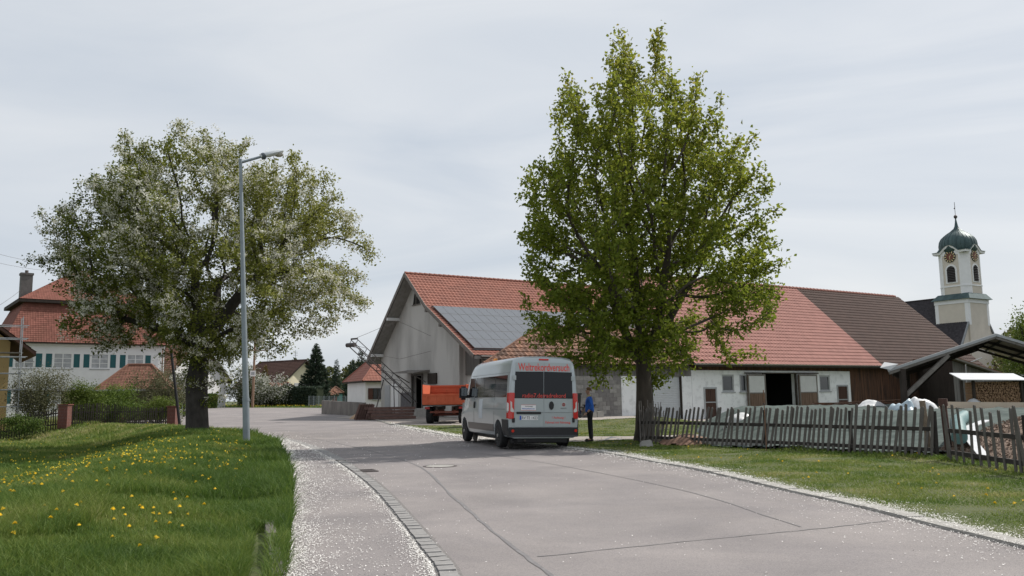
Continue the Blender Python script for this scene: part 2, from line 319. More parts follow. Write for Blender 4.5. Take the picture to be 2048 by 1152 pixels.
def kerbs():
    root = link(bpy.data.objects.new('kerb', None)); root['kind'] = 'structure'; acc = 0.; nxt = .3; pr = None
    for a, b in zip(KERB[:-1], KERB[1:]):
        a = Vector((*a, 0)); b = Vector((*b, 0)); L = (b - a).length; d = (b - a) / L; sd = Vector((d.y, -d.x, 0))
        while nxt < acc + L:
            p = a + d * (nxt - acc) + sd * .12; nxt += 1.0
            if pr is None:
                m = MB().box(-.12, .12, -.494, .494, -.12, .035); pr = m.build('kerb_stone', concrete, root, bevel=.012); o = pr
            else: o = inst(pr, 'kerb_stone', root)
            o.location = (p.x, p.y, tz(p.x, p.y) + random.uniform(-.008, .008)); o.rotation_euler = (0, 0, math.atan2(-d.x, d.y) + random.uniform(-.01, .01))
        acc += L
    for i in range(4):   # the old kerb sunk in the left lawn
        a = Vector((-1.72 - .31 * i, 6.3 + 1.0 * i, .03)); o = inst(pr, 'kerb_stone', root); o.location = a + Vector((.04, 0, .02 + .004 * i)); o.rotation_euler = (0, .03, math.atan2(.31, 1.0)); o.scale = (.45, 1.03, 1); o.data = pr.data.copy(); o.data.materials[0] = M('old_kerb', (.11, .10, .092), .95, .3, 9, .5, 40)
kerbs()
# tar seams, covers
tar = M('tar', (.155, .148, .15), .8, .2, 12)
def seam(name, pts, w):
    pl = smooth_line(pts, 8); L = []; R = []
    for i, p in enumerate(pl):
        a = pl[max(0, i - 1)]; b = pl[min(len(pl) - 1, i + 1)]; d = Vector((b[0] - a[0], b[1] - a[1], 0)).normalized(); ww = w * random.uniform(.55, 1.25); j = random.uniform(-.012, .012)
        L.append((p[0] - d.y * (ww / 2 + j), p[1] + d.x * (ww / 2 + j))); R.append((p[0] + d.y * (ww / 2 - j), p[1] - d.x * (ww / 2 - j)))
    m = MB()
    for i in range(len(pl) - 1):
        q = [L[i], R[i], R[i + 1], L[i + 1]]; m.add([(*p, tz(*p) + .008) for p in q], [(0, 1, 2, 3)])
    o = m.build(name, tar); o['kind'] = 'structure'
seam('road_seam', [(.55, 5.6), (.27, 7.08), (-.16, 8.96), (-.95, 12.88), (-2.15, 18.75), (-4.6, 25.5), (-8.3, 34)], .045)
seam('road_seam', [(.2, 7.84), (1.6, 8.5), (3.09, 9.16), (4.15, 9.7)], .022)
seam('road_seam', [(3.05, 9.34), (2.45, 13.27), (.6, 18.9), (-1.2, 23)], .024)
iron = M('cast_iron', (.10, .085, .08), .6, .3, 30, .4, 60, metal=.4)
c = gnd(880, 933); o = thing('manhole_cover', 'round iron manhole cover in a concrete ring, set in the road', 'manhole cover', (c.x, c.y, .012))
MB().lathe([(.36, -.02), (.36, 0), (.30, .002), (.30, -.01)], 28).build('ring', iron, o); m = MB().lathe([(.295, -.02), (.295, 0)], 28); m.build('cover', concrete, o)
c = gnd(715, 943); o = thing('drain_grate', 'rectangular iron drain grate at the edge of the gutter', 'drain', (c.x + .1, c.y, .012), .35)
m = MB().box(-.27, .27, -.27, -.22, -.02, .01).box(-.27, .27, .22, .27, -.02, .01).box(-.27, -.22, -.215, .215, -.02, .01).box(.22, .27, -.215, .215, -.02, .01); m.build('frame', iron, o)
for i in range(6): MB().box(-.215, .215, -.19 + i * .07, -.16 + i * .07, -.02, .008).build('bar', iron, o)
MB().box(-.215, .215, -.215, .215, -.03, -.021).build('pit', tar, o)
# gravel of the farm's drive and yard
def loc2(t, y, O=(11.06, 50)):   # barn grid -> world xy
    return (O[0] + AX.x * t + BX.x * y, O[1] + AX.y * t + BX.y * y)
sheet('drive', [(-1.0, 29.3), (.6, 26.7), (2.0, 27.2), (3.9, 28.1), (7.5, 29.3), (7.6, 31.2), (4.1, 30.4), (2.2, 30.7), (.4, 32.5), (-1.9, 33.5)], gravel, .012, 1.)
sheet('yard', [(-12.5, 60), (-9.6, 56.5), (-6.9, 49.5), (-5.4, 46.5), (-2.3, 45.0), (1.5, 41.0), (4.0, 40.6), (7.4, 43.4)] + [loc2(1, -1.5), loc2(3, 0.2), loc2(-14, .3), (-3, 55), (-9, 66), (-12, 66)], gravel, .014, 1.5)
# grass
grassm = Mleaf('grass_blade', [(0, (.030, .068, .013)), (.4, (.085, .15, .026)), (.75, (.19, .24, .05)), (1, (.40, .36, .17))], .4)
def blades(name, P, h, w, lean, rnd, label):
    n = len(P); a = rng.random(n) * 2 * np.pi; d = np.stack([np.cos(a), np.sin(a), np.zeros(n)], 1); b = rng.random(n) * 2 * np.pi; s = np.stack([np.cos(b), np.sin(b), np.zeros(n)], 1)
    h = h[:, None]; w = w[:, None]; ln = lean[:, None]; up = np.array([[0, 0, 1.]])
    mid = P + up * h * .55 + d * h * ln * .3; tip = P + up * h * (1 - .25 * ln) + d * h * ln
    V = np.stack([P - s * w, P + s * w, mid + s * w * .75, mid - s * w * .75, tip], 1).reshape(-1, 3)
    o = quads_mesh(name, V, 5, [(0, 1, 2, 3), (3, 2, 4)], grassm, None, rnd, 'stuff'); o['label'] = label; o['category'] = 'grass'; return o
def vnoise(x, y, s, seed=0):
    """smooth patchy noise 0..1"""
    r = np.random.default_rng(seed); g = r.random((64, 64)); u = (x / s) % 63; v = (y / s) % 63; i = u.astype(int); j = v.astype(int); fu = ss(u - i); fv = ss(v - j)
    return (g[i, j] * (1 - fu) + g[i + 1, j] * fu) * (1 - fv) + (g[i, j + 1] * (1 - fu) + g[i + 1, j + 1] * fu) * fv
def scatter(n, x0, x1, y0, y1, near=6.):
    """points whose density falls off with distance like the picture needs"""
    u = rng.random(n * 2); y = y0 * (y1 / y0) ** u; x = x0 + (x1 - x0) * rng.random(n * 2); k = np.abs(x) < y * .66 + 1.5; return x[k][:n], y[k][:n]
def wide(n, y0, y1, side):
    u = rng.random(n); y = y0 * (y1 / y0) ** u; x = side * rng.random(n) * (y * .66 + 1); return x, y
x, y = wide(520000, 5.8, 62, -1); k = inpoly(x, y, LAWN); x, y = x[k], y[k]; d = dline(x, y, LEFT)
pt = vnoise(x, y, 1.3, 3) * .6 + vnoise(x, y, .45, 4) * .4; edge = 1 - ss(d / 1.6)
hh = (.07 + .13 * pt + .20 * edge * pt + .10 * (vnoise(x, y, 2.6, 9) > .62)) * (.6 + .6 * rng.random(len(x)))
k = (dline(x, y, [(-1.75, 5.8), (-2.7, 9.35)]) > .08); k &= rng.random(len(x)) < (.35 + .65 * ss(d / .25)); x, y, d, pt, edge, hh = [q[k] for q in (x, y, d, pt, edge, hh)]
P = np.stack([x, y, ter(x, y) + bank(x, y) - .015], 1); sc_ = np.clip(y / 9, .8, 5)
blades('grass', P, hh, .0035 * sc_ * (.7 + .6 * rng.random(len(x))), .25 + .75 * rng.random(len(x)), np.clip(.05 + .55 * vnoise(x, y, .8, 5) * (1 - .4 * edge) + .35 * rng.random(len(x)) ** 2 + .12 * rng.random(len(x)) + .25 * ss((y - 30) / 15), 0, 1), 'tall green meadow grass on the left bank')
VERGE = [(p[0] + .38, p[1] + .1) for p in KERB if p[1] < 45]
x, y = wide(420000, 6.5, 56, 1); x2, y2 = wide(60000, 28, 56, -1); x = np.concatenate([x, x2]); y = np.concatenate([y, y2])
RV = VERGE + [(-6.0, 46), (-9.5, 56), (-11, 61)] + [(-10, 56.5), (-6.9, 49.8), (-5.4, 46.9), (-2.3, 45.4), (1.5, 41.4), (4.0, 41), (7.6, 43.6), (16, 40), (16, 24), (40, 24), (40, 1)]
DR = [(-1.0, 29.3), (.6, 26.7), (2.0, 27.2), (3.9, 28.1), (7.5, 29.3), (7.6, 31.2), (4.1, 30.4), (2.2, 30.7), (.4, 32.5), (-1.9, 33.5)]
k = inpoly(x, y, RV) & ~inpoly(x, y, DR); x, y = x[k], y[k]; dk = dline(x, y, VERGE); k = rng.random(len(x)) < .15 + .85 * ss((dk - .05) / .5); x, y, dk = x[k], y[k], dk[k]
pt = vnoise(x, y, .9, 13); FENCE = [(3.7, 26.3), (6.4, 22.6), (9.0, 18.6), (9.15, 14.6), (9.2, 8)]; df = dline(x, y, FENCE); tall = 1 - ss(df / .5)
P = np.stack([x, y, ter(x, y) - .012], 1); sc_ = np.clip(y / 9, .8, 4)
blades('verge_grass', P, (.03 + .05 * pt + .16 * tall * pt) * (.6 + .6 * rng.random(len(x))), .0035 * sc_ * (.7 + .6 * rng.random(len(x))), .4 + .8 * rng.random(len(x)), np.clip(.26 + .55 * vnoise(x, y, .7, 15) * (1 - .4 * tall) + .3 * rng.random(len(x)), 0, 1), 'short mown grass verge along the picket fence')
# dandelions
yel = M('dandelion_yellow', (.82, .60, .02), .6, .1, 60); stemm = M('dandelion_stem', (.12, .2, .04), .6)
def dandy():
    m = MB()
    for r, z, n, tw in ((.021, 0, 11, 0), (.014, .005, 9, .3), (.007, .009, 6, .1)):
        for i in range(n):
            a = 2 * math.pi * i / n + tw; c, s = math.cos(a), math.sin(a); w = r * .5
            m.add([(0, 0, z), (c * r * .8 - s * w * .5, s * r * .8 + c * w * .5, z + .004), (c * r, s * r, z + .001), (c * r * .8 + s * w * .5, s * r * .8 - c * w * .5, z + .004)], [(0, 1, 2, 3)])
    return m
x, y = wide(6000, 7, 48, -1); k = inpoly(x, y, LAWN) & (dline(x, y, LEFT) > .9); dens = .22 + 1.3 * vnoise(x, y, 2.6, 21) ** 1.5 * ss((y - 7) / 7) * (1 - .75 * ss((y - 24) / 8)); k &= rng.random(len(x)) < dens * .5; x, y = x[k], y[k]
o_ = np.argsort(y); x, y = x[o_], y[o_]; hd = dandy().build('flower_head', yel, None); HS = (.10, .14, .18, .22, .05, .08); stems = [MB().tube((0, 0, -.02), (.01, 0, h), .003, .0025, 5).build('dandelion', stemm, None) for h in HS]
xr, yr = wide(700, 7.5, 40, 1); k = inpoly(xr, yr, RV) & (dline(xr, yr, VERGE) > .5); xr, yr = xr[k][:90], yr[k][:90]
first = True; NI = 295
def put_dandy(px, py, group, label, bk):
    global first
    ki = random.randrange(4) if bk else random.randrange(4, 6); hgt = HS[ki]
    s = link(bpy.data.objects.new('dandelion', stems[ki].data)); h = link(bpy.data.objects.new('flower_head', hd.data)); z = tz(px, py) + (float(bank(np.array([px]), np.array([py]))[0]) if bk else 0)
    s.location = (px, py, z); tag(s, label, 'dandelion', group)
    h.parent = s; h.location = (.01, 0, hgt); sc = random.uniform(.75, 1.15); h.scale = (sc, sc, 1.8 * sc); h.rotation_euler = (random.uniform(-.5, .2), random.uniform(-.3, .3), random.uniform(0, 6))
for i in range(min(NI, len(x))): put_dandy(float(x[i]), float(y[i]), 'dandelions in the left meadow', 'yellow dandelion blooming in the left meadow', True)
for i in range(0, len(xr)): put_dandy(float(xr[i]), float(yr[i]), 'dandelions in the right verge', 'yellow dandelion blooming in the short right verge', False)
x, y = x[NI:], y[NI:]
for o in stems + [hd]: bpy.data.objects.remove(o)
m3 = max(1, len(x)); PP = np.repeat(np.stack([x, y, ter(x, y) + bank(x, y) + .12 + .08 * rng.random(m3)], 1), 5, 0); PP += rng.normal(size=PP.shape) * .008
o = leaves('far_dandelions', PP, .026, .022, yel, None, 1.5, kind='stuff'); o['label'] = 'dandelions flowering across the far part of the meadow'; o['category'] = 'dandelions'
xf, yf = np.stack([rng.uniform(-70, -14, 1500), rng.uniform(92, 125, 1500)]); 
# petals
petm = M('petal', (.70, .68, .65), .7, .12, 50)
def petals():
    X = []; Y = []
    def along(pl, n, spread, side, ymin=5.5, ymax=46):
        P = np.array([p for p in pl]); seg = np.hypot(*(P[1:] - P[:-1]).T); mid = (P[1:, 1] + P[:-1, 1]) / 2; wgt = seg * ((mid > ymin) & (mid < ymax)) / np.clip(mid, 7, 60) ** .6; wgt /= wgt.sum()
        i = rng.choice(len(seg), n, p=wgt); t = rng.random(n); d = P[i + 1] - P[i]; q = P[i] + d * t[:, None]; nn = np.stack([d[:, 1], -d[:, 0]], 1) / seg[i][:, None]
        o = (rng.exponential(spread, n) if side else rng.normal(0, spread, n)) * (side or 1); o = o * (.35 + 1.1 * vnoise(q[:, 0] * 3, q[:, 1] * 3, .7, 31)); q = q + nn * o[:, None]; X.append(q[:, 0]); Y.append(q[:, 1])
    along(LEFT, 26000, .16, 1); along(LEFT, 4000, .5, 1, 5.5, 30); along(GUTL, 13000, .045, -1); along(GUTL, 1500, .15, -1)
    along(KERB, 8000, .09, 0); along(KERB, 5000, .25, -1); along([(a + .28, b + .08) for a, b in KERB], 24000, .13, 1, 5.5, 50)
    n = 22000; x, y = scatter(n, -12, 6, 5.6, 40); k = inpoly(x, y, PAVED) & (rng.random(len(x)) < .03 + .4 * vnoise(x, y, 1.7, 33) ** 2.5 + .6 * (dline(x, y, LEFT) < 1.35)); X.append(x[k]); Y.append(y[k])
    n = 2500; x, y = scatter(n, -6, 3, 30, 70); k = inpoly(x, y, PAVED); X.append(x[k]); Y.append(y[k])
    n = 1200; x, y = scatter(n, 2, 9, 8, 24); k = ~inpoly(x, y, PAVED) & (rng.random(len(x)) < np.exp(-dline(x, y, KERB) / .8)); X.append(x[k]); Y.append(y[k])
    x = np.concatenate(X); y = np.concatenate(Y); n = len(x); onw = inpoly(x, y, [p for p in LEFT if p[1] < 47] + GUTL[::-1]); lawn = inpoly(x, y, LAWN); k = ~lawn & (rng.random(n) < .25 + 1.3 * vnoise(x + 40, y + 7, .22, 35) * vnoise(x, y, .8, 36) * 1.6); x, y, onw = x[k], y[k], onw[k]; n = len(x)
    z = ter(x, y) + np.where(onw, .03, .012) + np.where(dline(x, y, [(a + .11, b + .03) for a, b in KERB]) < .13, .028, 0) + .008 * rng.random(n)
    leaves('fallen_petals', np.stack([x, y, z], 1), .02 * np.clip(y / 14, .8, 2.2) * (.45 + 1.0 * rng.random(n)), .017 * np.clip(y / 14, .8, 2.2), petm, None, 5., kind='stuff', fold=.1)
    o = bpy.data.objects['fallen_petals']; o['label'] = 'white blossom petals drifted along kerb, gutter and pavement'; o['category'] = 'petals'
petals()
# ================================================================== TREES
def grow(A, nodes, par, di, dk, step, trop, iters=120, maxn=9000):
    pos = [np.array(p, float) for p in nodes]; par = list(par); A = np.array(A, float); alive = np.ones(len(A), bool); bd = np.full(len(A), 1e9); bi = np.zeros(len(A), int); done = 0; kids = {}
    for it in range(iters):
        new = np.array(pos[done:])
        for s in range(0, len(new), 400):
            c = new[s:s + 400]; D = np.sqrt(np.maximum(0, (A ** 2).sum(1)[:, None] + (c ** 2).sum(1)[None] - 2 * A @ c.T)); j = D.argmin(1); dm = D[np.arange(len(A)), j]; u = dm < bd; bd[u] = dm[u]; bi[u] = j[u] + done + s
        done = len(pos); alive &= bd > dk; act = alive & (bd < di)
        if not act.any() or len(pos) > maxn: break
        P = np.array(pos); dirs = np.zeros_like(P); v = unit(A[act] - P[bi[act]]); np.add.at(dirs, bi[act], v); ids = np.unique(bi[act]); added = 0
        for i in ids:
            d = dirs[i]; L = np.linalg.norm(d)
            if L < 1e-3: continue
            d = d / L + np.array(trop); d /= np.linalg.norm(d); p = P[i] + d * step + rng.normal(size=3) * step * .06
            if any(np.linalg.norm(pos[k] - p) < step * .35 for k in kids.get(i, ())): 
                alive[(bi == i)] &= rng.random((bi == i).sum()) < .7; continue
            kids.setdefault(i, []).append(len(pos)); pos.append(p); par.append(int(i)); added += 1
        if not added and it > 5: break
    return np.array(pos), np.array(par)
def flow_of(par):
    n = len(par); f = np.zeros(n); ch = np.zeros(n, int); np.add.at(ch, par[par >= 0], 1)
    for i in range(n - 1, -1, -1):
        if ch[i] == 0: f[i] = 1
        if par[i] >= 0: f[par[i]] += f[i]
    return f, ch
def limbs(name, pos, par, rad, mat, parent):
    """one bark mesh: rings shared along each chain"""
    m_v = []; m_f = []; n = len(pos); kids = [[] for _ in range(n)]
    for i, p in enumerate(par):
        if p >= 0: kids[p].append(i)
    def ring(c, d, r, k):
        a = np.cross(d, [.31, .95, .05]); a /= np.linalg.norm(a); b = np.cross(d, a); s = len(m_v)
        for i in range(k):
            t = 2 * math.pi * i / k; w = r * (1 + (.10 * math.sin(3 * t + c[2] * 2) + .07 * math.sin(5 * t + 1.3) if r > .12 else 0)); m_v.append(tuple(c + a * (w * math.cos(t)) + b * (w * math.sin(t))))
        return s
    stack = [(0, None)]
    while stack:
        i, frm = stack.pop(); chain = [frm, i] if frm is not None else [i]
        while kids[i]:
            ks = sorted(kids[i], key=lambda q: -rad[q])
            for q in ks[1:]: stack.append((q, i))
            i = ks[0]; chain.append(i)
        if len(chain) < 2: continue
        r0 = rad[chain[1]]; k = 12 if r0 > .15 else 7 if r0 > .05 else 5 if r0 > .02 else 3; prev = None
        for j, q in enumerate(chain):
            a = pos[chain[max(0, j - 1)]]; b = pos[chain[min(len(chain) - 1, j + 1)]]; d = b - a; d = d / max(1e-9, np.linalg.norm(d))
            r = rad[q] if (j or frm is None) else min(rad[q], rad[chain[1]] * 1.15); s = ring(pos[q], d, r, k)
            if prev is not None: m_f.extend([(prev + t, prev + (t + 1) % k, s + (t + 1) % k, s + t) for t in range(k)])
            prev = s
    me = bpy.data.meshes.new(name); me.from_pydata(m_v, [], m_f); me.shade_smooth(); me.materials.append(mat); return link(bpy.data.objects.new(name, me), parent)
def envelope(rows, Y, n, depth, base, edge=.55, grow_=1.0):
    """attractors inside a crown whose outline is given row by row: (py, left px, right px) at distance Y"""
    Z = []; Lx = []; Rx = []
    for py, l, r in rows:
        a = at(l, py, Y); b = at(r, py, Y); Z.append((a.z + b.z) / 2); Lx.append(a.x); Rx.append(b.x)
    Z = np.array(Z)[::-1]; Lx = np.array(Lx)[::-1]; Rx = np.array(Rx)[::-1]; wd = Rx - Lx; zz = np.linspace(Z[0], Z[-1], 400); w = np.interp(zz, Z, wd) ** 2 + .05; cdf = np.cumsum(w); cdf /= cdf[-1]
    z = np.interp(rng.random(n), cdf, zz); l = np.interp(z, Z, Lx); r = np.interp(z, Z, Rx); a = rng.random(n) * 2 * np.pi; rr = rng.random(n) ** edge
    cx = (l + r) / 2; hw = (r - l) / 2 * grow_; ph = np.cos(a); lob = 1 - .28 * (.5 + .5 * np.sin(3 * a + z * 1.7) * np.cos(2 * z + a * 2)); x = cx + hw * rr * ph * np.where(np.abs(ph) > .8, .5 + .5 * lob, lob); y = Y + hw * depth * rr * np.sin(a) * lob
    return np.stack([x, y, z], 1)
def clump(A, n, sig):
    """gather the crown into boughs with gaps between them"""
    return A[rng.integers(0, len(A), n)] + rng.normal(size=(n, 3)) * np.array(sig)
barkm = M('maple_bark', (.075, .062, .05), .95, .3, 5, .8, 30, stretch=(1, 1, .25))
barkp = M('pear_bark', (.045, .04, .036), .95, .35, 6, 1., 22, stretch=(1, 1, .5))
def tree(name, label, base, rows, Y, trunk, forks, nattr, depth, di, dk, step, trop, r_base, p, mat, leaffn, cat='tree', edge=.55, flare=1.35, extra=None, nclump=150, sig=(.4, .4, .3)):
    root = thing(name, label, cat, base)
    A = clump(envelope(rows, Y, nclump, depth, base, edge), nattr, sig)
    if extra is not None: A = np.concatenate([A, extra])
    A = A - np.array(base); nodes = []; par = []
    for q in trunk: nodes.append(np.array(q, float)); par.append(len(nodes) - 2)
    top = len(nodes) - 1
    for fk in forks:
        pr = top if len(fk[0]) == 3 else fk[0][3]; last = pr
        for q in fk: 
            nodes.append(np.array(q[:3], float)); par.append(last); last = len(nodes) - 1
    pos, par = grow(A, nodes, par, di, dk, step, trop); f, ch = flow_of(par); rad = .004 + (r_base - .004) * (f / f[0]) ** p * np.where(f < 6, .55, 1)
    nt_ = len(trunk)
    for i in range(nt_): rad[i] = r_base * (1 - .3 * i / nt_)
    rad[0] *= flare
    limbs('trunk', pos, par, rad, mat, root); leaffn(root, pos, par, f, rad); return root
def twig_points(pos, par, f, rad, rmax, per, spread, jitter=1.):
    k = (f <= rmax) & (par >= 0); i = np.nonzero(k)[0]; i = np.repeat(i, per); t = rng.random(len(i)); P = pos[par[i]] * (1 - t[:, None]) + pos[i] * t[:, None]; ax = unit(pos[i] - pos[par[i]]); return P + rng.normal(size=P.shape) * spread, ax
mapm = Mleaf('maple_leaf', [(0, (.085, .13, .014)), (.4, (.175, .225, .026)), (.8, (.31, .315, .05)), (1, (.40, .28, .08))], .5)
def maple_leaves(root, pos, par, f, rad):
    P, ax = twig_points(pos, par, f, rad, 4, 28, .12)
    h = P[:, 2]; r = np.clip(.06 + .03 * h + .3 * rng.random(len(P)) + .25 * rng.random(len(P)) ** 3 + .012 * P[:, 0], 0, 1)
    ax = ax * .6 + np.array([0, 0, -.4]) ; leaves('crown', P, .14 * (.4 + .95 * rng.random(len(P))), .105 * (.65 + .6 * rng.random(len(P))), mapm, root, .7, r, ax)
MY = 27.2; mb = gnd(1291, 883); mb = Vector((mb.x, MY, 0)); mb.x = at(1291, 880, MY).x
MROWS = [(58, 1268, 1300), (90, 1230, 1345), (130, 1205, 1345), (160, 1150, 1370), (200, 1100, 1405), (240, 1084, 1450), (290, 1050, 1470), (340, 1050, 1500), (390, 1030, 1545), (440, 1022, 1552), (480, 1012, 1565), (530, 1030, 1535), (580, 1035, 1520), (625, 1012, 1545), (655, 1030, 1510), (690, 1060, 1480), (712, 1090, 1440), (728, 1150, 1410)]
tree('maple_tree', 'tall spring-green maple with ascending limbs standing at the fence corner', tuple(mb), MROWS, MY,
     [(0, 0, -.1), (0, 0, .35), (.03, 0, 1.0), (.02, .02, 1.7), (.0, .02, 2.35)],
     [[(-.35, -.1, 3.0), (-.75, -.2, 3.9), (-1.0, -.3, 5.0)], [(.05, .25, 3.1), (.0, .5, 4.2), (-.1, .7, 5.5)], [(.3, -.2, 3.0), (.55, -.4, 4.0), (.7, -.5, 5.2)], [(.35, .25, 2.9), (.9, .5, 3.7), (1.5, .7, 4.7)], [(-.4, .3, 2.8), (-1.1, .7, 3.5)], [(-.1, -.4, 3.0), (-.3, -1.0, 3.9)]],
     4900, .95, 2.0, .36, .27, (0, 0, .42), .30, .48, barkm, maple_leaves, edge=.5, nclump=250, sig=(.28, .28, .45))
pearl = Mleaf('pear_leaf', [(0, (.06, .085, .014)), (.5, (.145, .17, .026)), (1, (.29, .29, .07))], .32); pearb = Mleaf('pear_blossom', [(0, (.62, .60, .50)), (.6, (.78, .77, .68)), (1, (.86, .85, .78))], .3)
def pear_leaves(root, pos, par, f, rad):
    P, ax = twig_points(pos, par, f, rad, 6, 26, .13); leaves('crown', P, .115 * (.5 + .9 * rng.random(len(P))), .08 * (.6 + .7 * rng.random(len(P))), pearl, root, .6, np.clip(.15 + .05 * P[:, 0] + .02 * P[:, 2] + .5 * rng.random(len(P)), 0, 1))
    i = np.nonzero((f <= 4) & (par >= 0))[0]; w = (.58 - .03 * pos[i, 0]) * (.25 + 3.0 * (vnoise(pos[i, 0] + 60, pos[i, 2] + pos[i, 1] * .7 + 40, 1.1, 71) > .48)); i = i[rng.random(len(i)) < w]; i = np.repeat(i, 3); P = np.repeat(pos[i] + rng.normal(size=(len(i), 3)) * .10, 15, 0); P = P + rng.normal(size=P.shape) * .055
    leaves('blossom', P, .062 * (.7 + .6 * rng.random(len(P))), .055, pearb, root, .5)
PY = 34.5; pbx = at(394, 858, PY); pb = (pbx.x, PY, gz(pbx.x, PY) - .03)
PROWS = [(236, 373, 382), (262, 300, 470), (300, 215, 485), (330, 170, 520), (365, 150, 560), (400, 112, 600), (440, 60, 650), (480, 66, 690), (520, 80, 715), (560, 92, 738), (600, 125, 742), (635, 118, 705), (662, 128, 650), (690, 180, 600), (712, 330, 540), (735, 350, 490)]
LOBE = clump(envelope([(292, 575, 600), (330, 520, 640), (370, 470, 655), (410, 460, 700), (450, 500, 720), (500, 540, 730)], PY, 34, 1.4, pb), 800, (.4, .4, .3))
SHOOT = envelope([(690, 400, 500), (730, 410, 480), (770, 408, 465), (800, 412, 450)], PY - .4, 260, .5, pb)
tree('pear_tree', 'old pear tree in white blossom on the left bank', pb, PROWS, PY,
     [(0, 0, -.2), (.02, 0, .25), (-.08, 0, 1.0), (-.1, 0, 1.9), (-.02, .05, 2.7), (.1, .05, 3.3)],
     [[(-.25, .1, 3.9), (-.7, .3, 4.8), (-1.5, .5, 5.7), (-2.3, .6, 6.3)], [(.5, .1, 4.0), (1.1, 0, 4.9), (1.8, -.2, 5.7), (2.6, -.3, 6.3)], [(.1, -.3, 4.2), (.0, -.7, 5.3), (.1, -1.0, 6.5)], [(.15, .5, 4.1), (.2, 1.2, 5.2), (.1, 1.6, 6.3)], [(-.7, -.3, 3.8), (-1.7, -.8, 4.2), (-2.7, -1.0, 4.5)], [(.9, -.4, 3.8), (2.0, -.9, 4.2)]],
     7500, .82, 2.6, .36, .27, (0, 0, .03), .47, .54, barkp, pear_leaves, edge=.42, flare=1.2, nclump=230, sig=(.40, .40, .28), extra=np.concatenate([LOBE, SHOOT]))
# smaller plants: clumps of leaves on a few stems
def bush(name, label, cx, cy, h, rx, ry, n, mat, L, cat='shrub', group=None, z=None, stems=7, top=.5, tone=0.):
    z = gz(cx, cy) if z is None else z; root = thing(name, label, cat, (cx, cy, z), 0, group); m = MB(); C = []
    for i in range(stems * 4):
        a = rng.random() * 6.28; r = rng.random() ** .6; zz = h * (.25 + .75 * rng.random()); k = math.sqrt(max(.06, 1 - ((zz / h - top) / (1.05 - min(top, .5))) ** 2 * .9)); C.append((rx * r * k * math.cos(a), ry * r * k * math.sin(a), zz * .95))
        if i < stems: m.path([(0.1 * C[-1][0], .1 * C[-1][1], 0), (C[-1][0] * .5, C[-1][1] * .5, zz * .5), C[-1]], .018 * max(.5, h / 2), 5)
    m.build('stem', barkp, root); C = np.array(C); i = rng.integers(0, len(C), n); P = C[i] + rng.normal(size=(n, 3)) * np.array([rx * .2, ry * .2, h * .11]); P[:, 2] = np.clip(P[:, 2], .03, None)
    leaves('foliage', P, L * (.6 + .8 * rng.random(n)), L * .6, mat, root, .5, np.clip(rng.random(n) * .8 + .2 * (P[:, 2] / h) + tone, 0, 1)); return root
gl = Mleaf('shrub_leaf', [(0, (.03, .055, .012)), (.5, (.07, .12, .02)), (1, (.15, .21, .04))]); gy = Mleaf('bright_shrub_leaf', [(0, (.05, .09, .014)), (1, (.155, .20, .035))]); go = Mleaf('olive_shrub_leaf', [(0, (.06, .06, .03)), (.6, (.12, .125, .06)), (1, (.2, .19, .11))]); gw = Mleaf('blossom_shrub_leaf', [(0, (.06, .08, .03)), (.55, (.12, .14, .06)), (.6, (.6, .6, .55)), (1, (.7, .7, .66))])
needle = Mleaf('needle', [(0, (.018, .034, .02)), (.6, (.04, .065, .04)), (1, (.075, .10, .065))], .15); golden = Mleaf('golden_needle', [(0, (.08, .06, .015)), (1, (.20, .14, .04))], .2)
def conifer(name, label, cx, cy, h, r, mat, n=9000, group=None, z=None, L=.28):
    z = tz(cx, cy) if z is None else z; root = thing(name, label, 'tree', (cx, cy, z), 0, group); MB().tube((0, 0, 0), (0, 0, h * .97), .024 * h, .01, 8).build('trunk', barkp, root); P = []; AXs = []; k = 0
    nb = int(26 + h * 9)
    for i in range(nb):
        t = (i + rng.random()) / nb; zz = h * (.04 + .95 * t); R = r * (1 - t) ** .85 * (.75 + .4 * rng.random()) + .05; a = i * 2.4 + rng.random(); q = max(6, int(n / nb * (1 - t) * 1.9)); s = rng.random(q) ** .6
        P.append(np.stack([np.cos(a + rng.normal(size=q) * .10) * R * s, np.sin(a + rng.normal(size=q) * .10) * R * s, zz + .10 * R * s - .22 * R * np.sin(s * 2.4) + rng.normal(size=q) * .03 * h * .25], 1)); AXs.append(np.tile([math.cos(a), math.sin(a), -.25], (q, 1)))
    P = np.concatenate(P); leaves('crown', P, L * (.6 + .7 * rng.random(len(P))), L * .3, mat, root, .5, None, np.concatenate(AXs)); return root
# ================================================================== BUILDINGS
redtile = Mtile('red_tile', (.275, .118, .088), .10, (.17, .085, .07), .5); pinktile = Mtile('pale_red_tile', (.34, .165, .138), .09, (.25, .12, .10), .4); browntile = Mtile('brown_tile', (.066, .037, .030), .14, (.085, .052, .044), .35)
oldtile = Mtile('old_tile', (.20, .105, .070), .45, (.06, .05, .045), .7); mantile = Mtile('plain_tile', (.21, .086, .066), .2, (.12, .06, .04), .5); darktile = Mtile('slate_tile', (.042, .038, .042), .2, (.06, .055, .06), .3)
plaster = M('grey_plaster', (.50, .48, .46), .9, .1, .8, .2, 30, col2=(.66, .65, .63), stretch=(1, 1, .35)); whitew = M('whitewash', (.56, .57, .58), .9, .1, 2.2, .4, 25, col2=(.80, .81, .82), lo=.28, hi=.5); housew = M('house_white', (.70, .70, .70), .9, .05, 1.5); cream = M('church_cream', (.60, .545, .475), .9, .06, .8); towerw = M('tower_white', (.78, .78, .79), .85, .04, 1.)
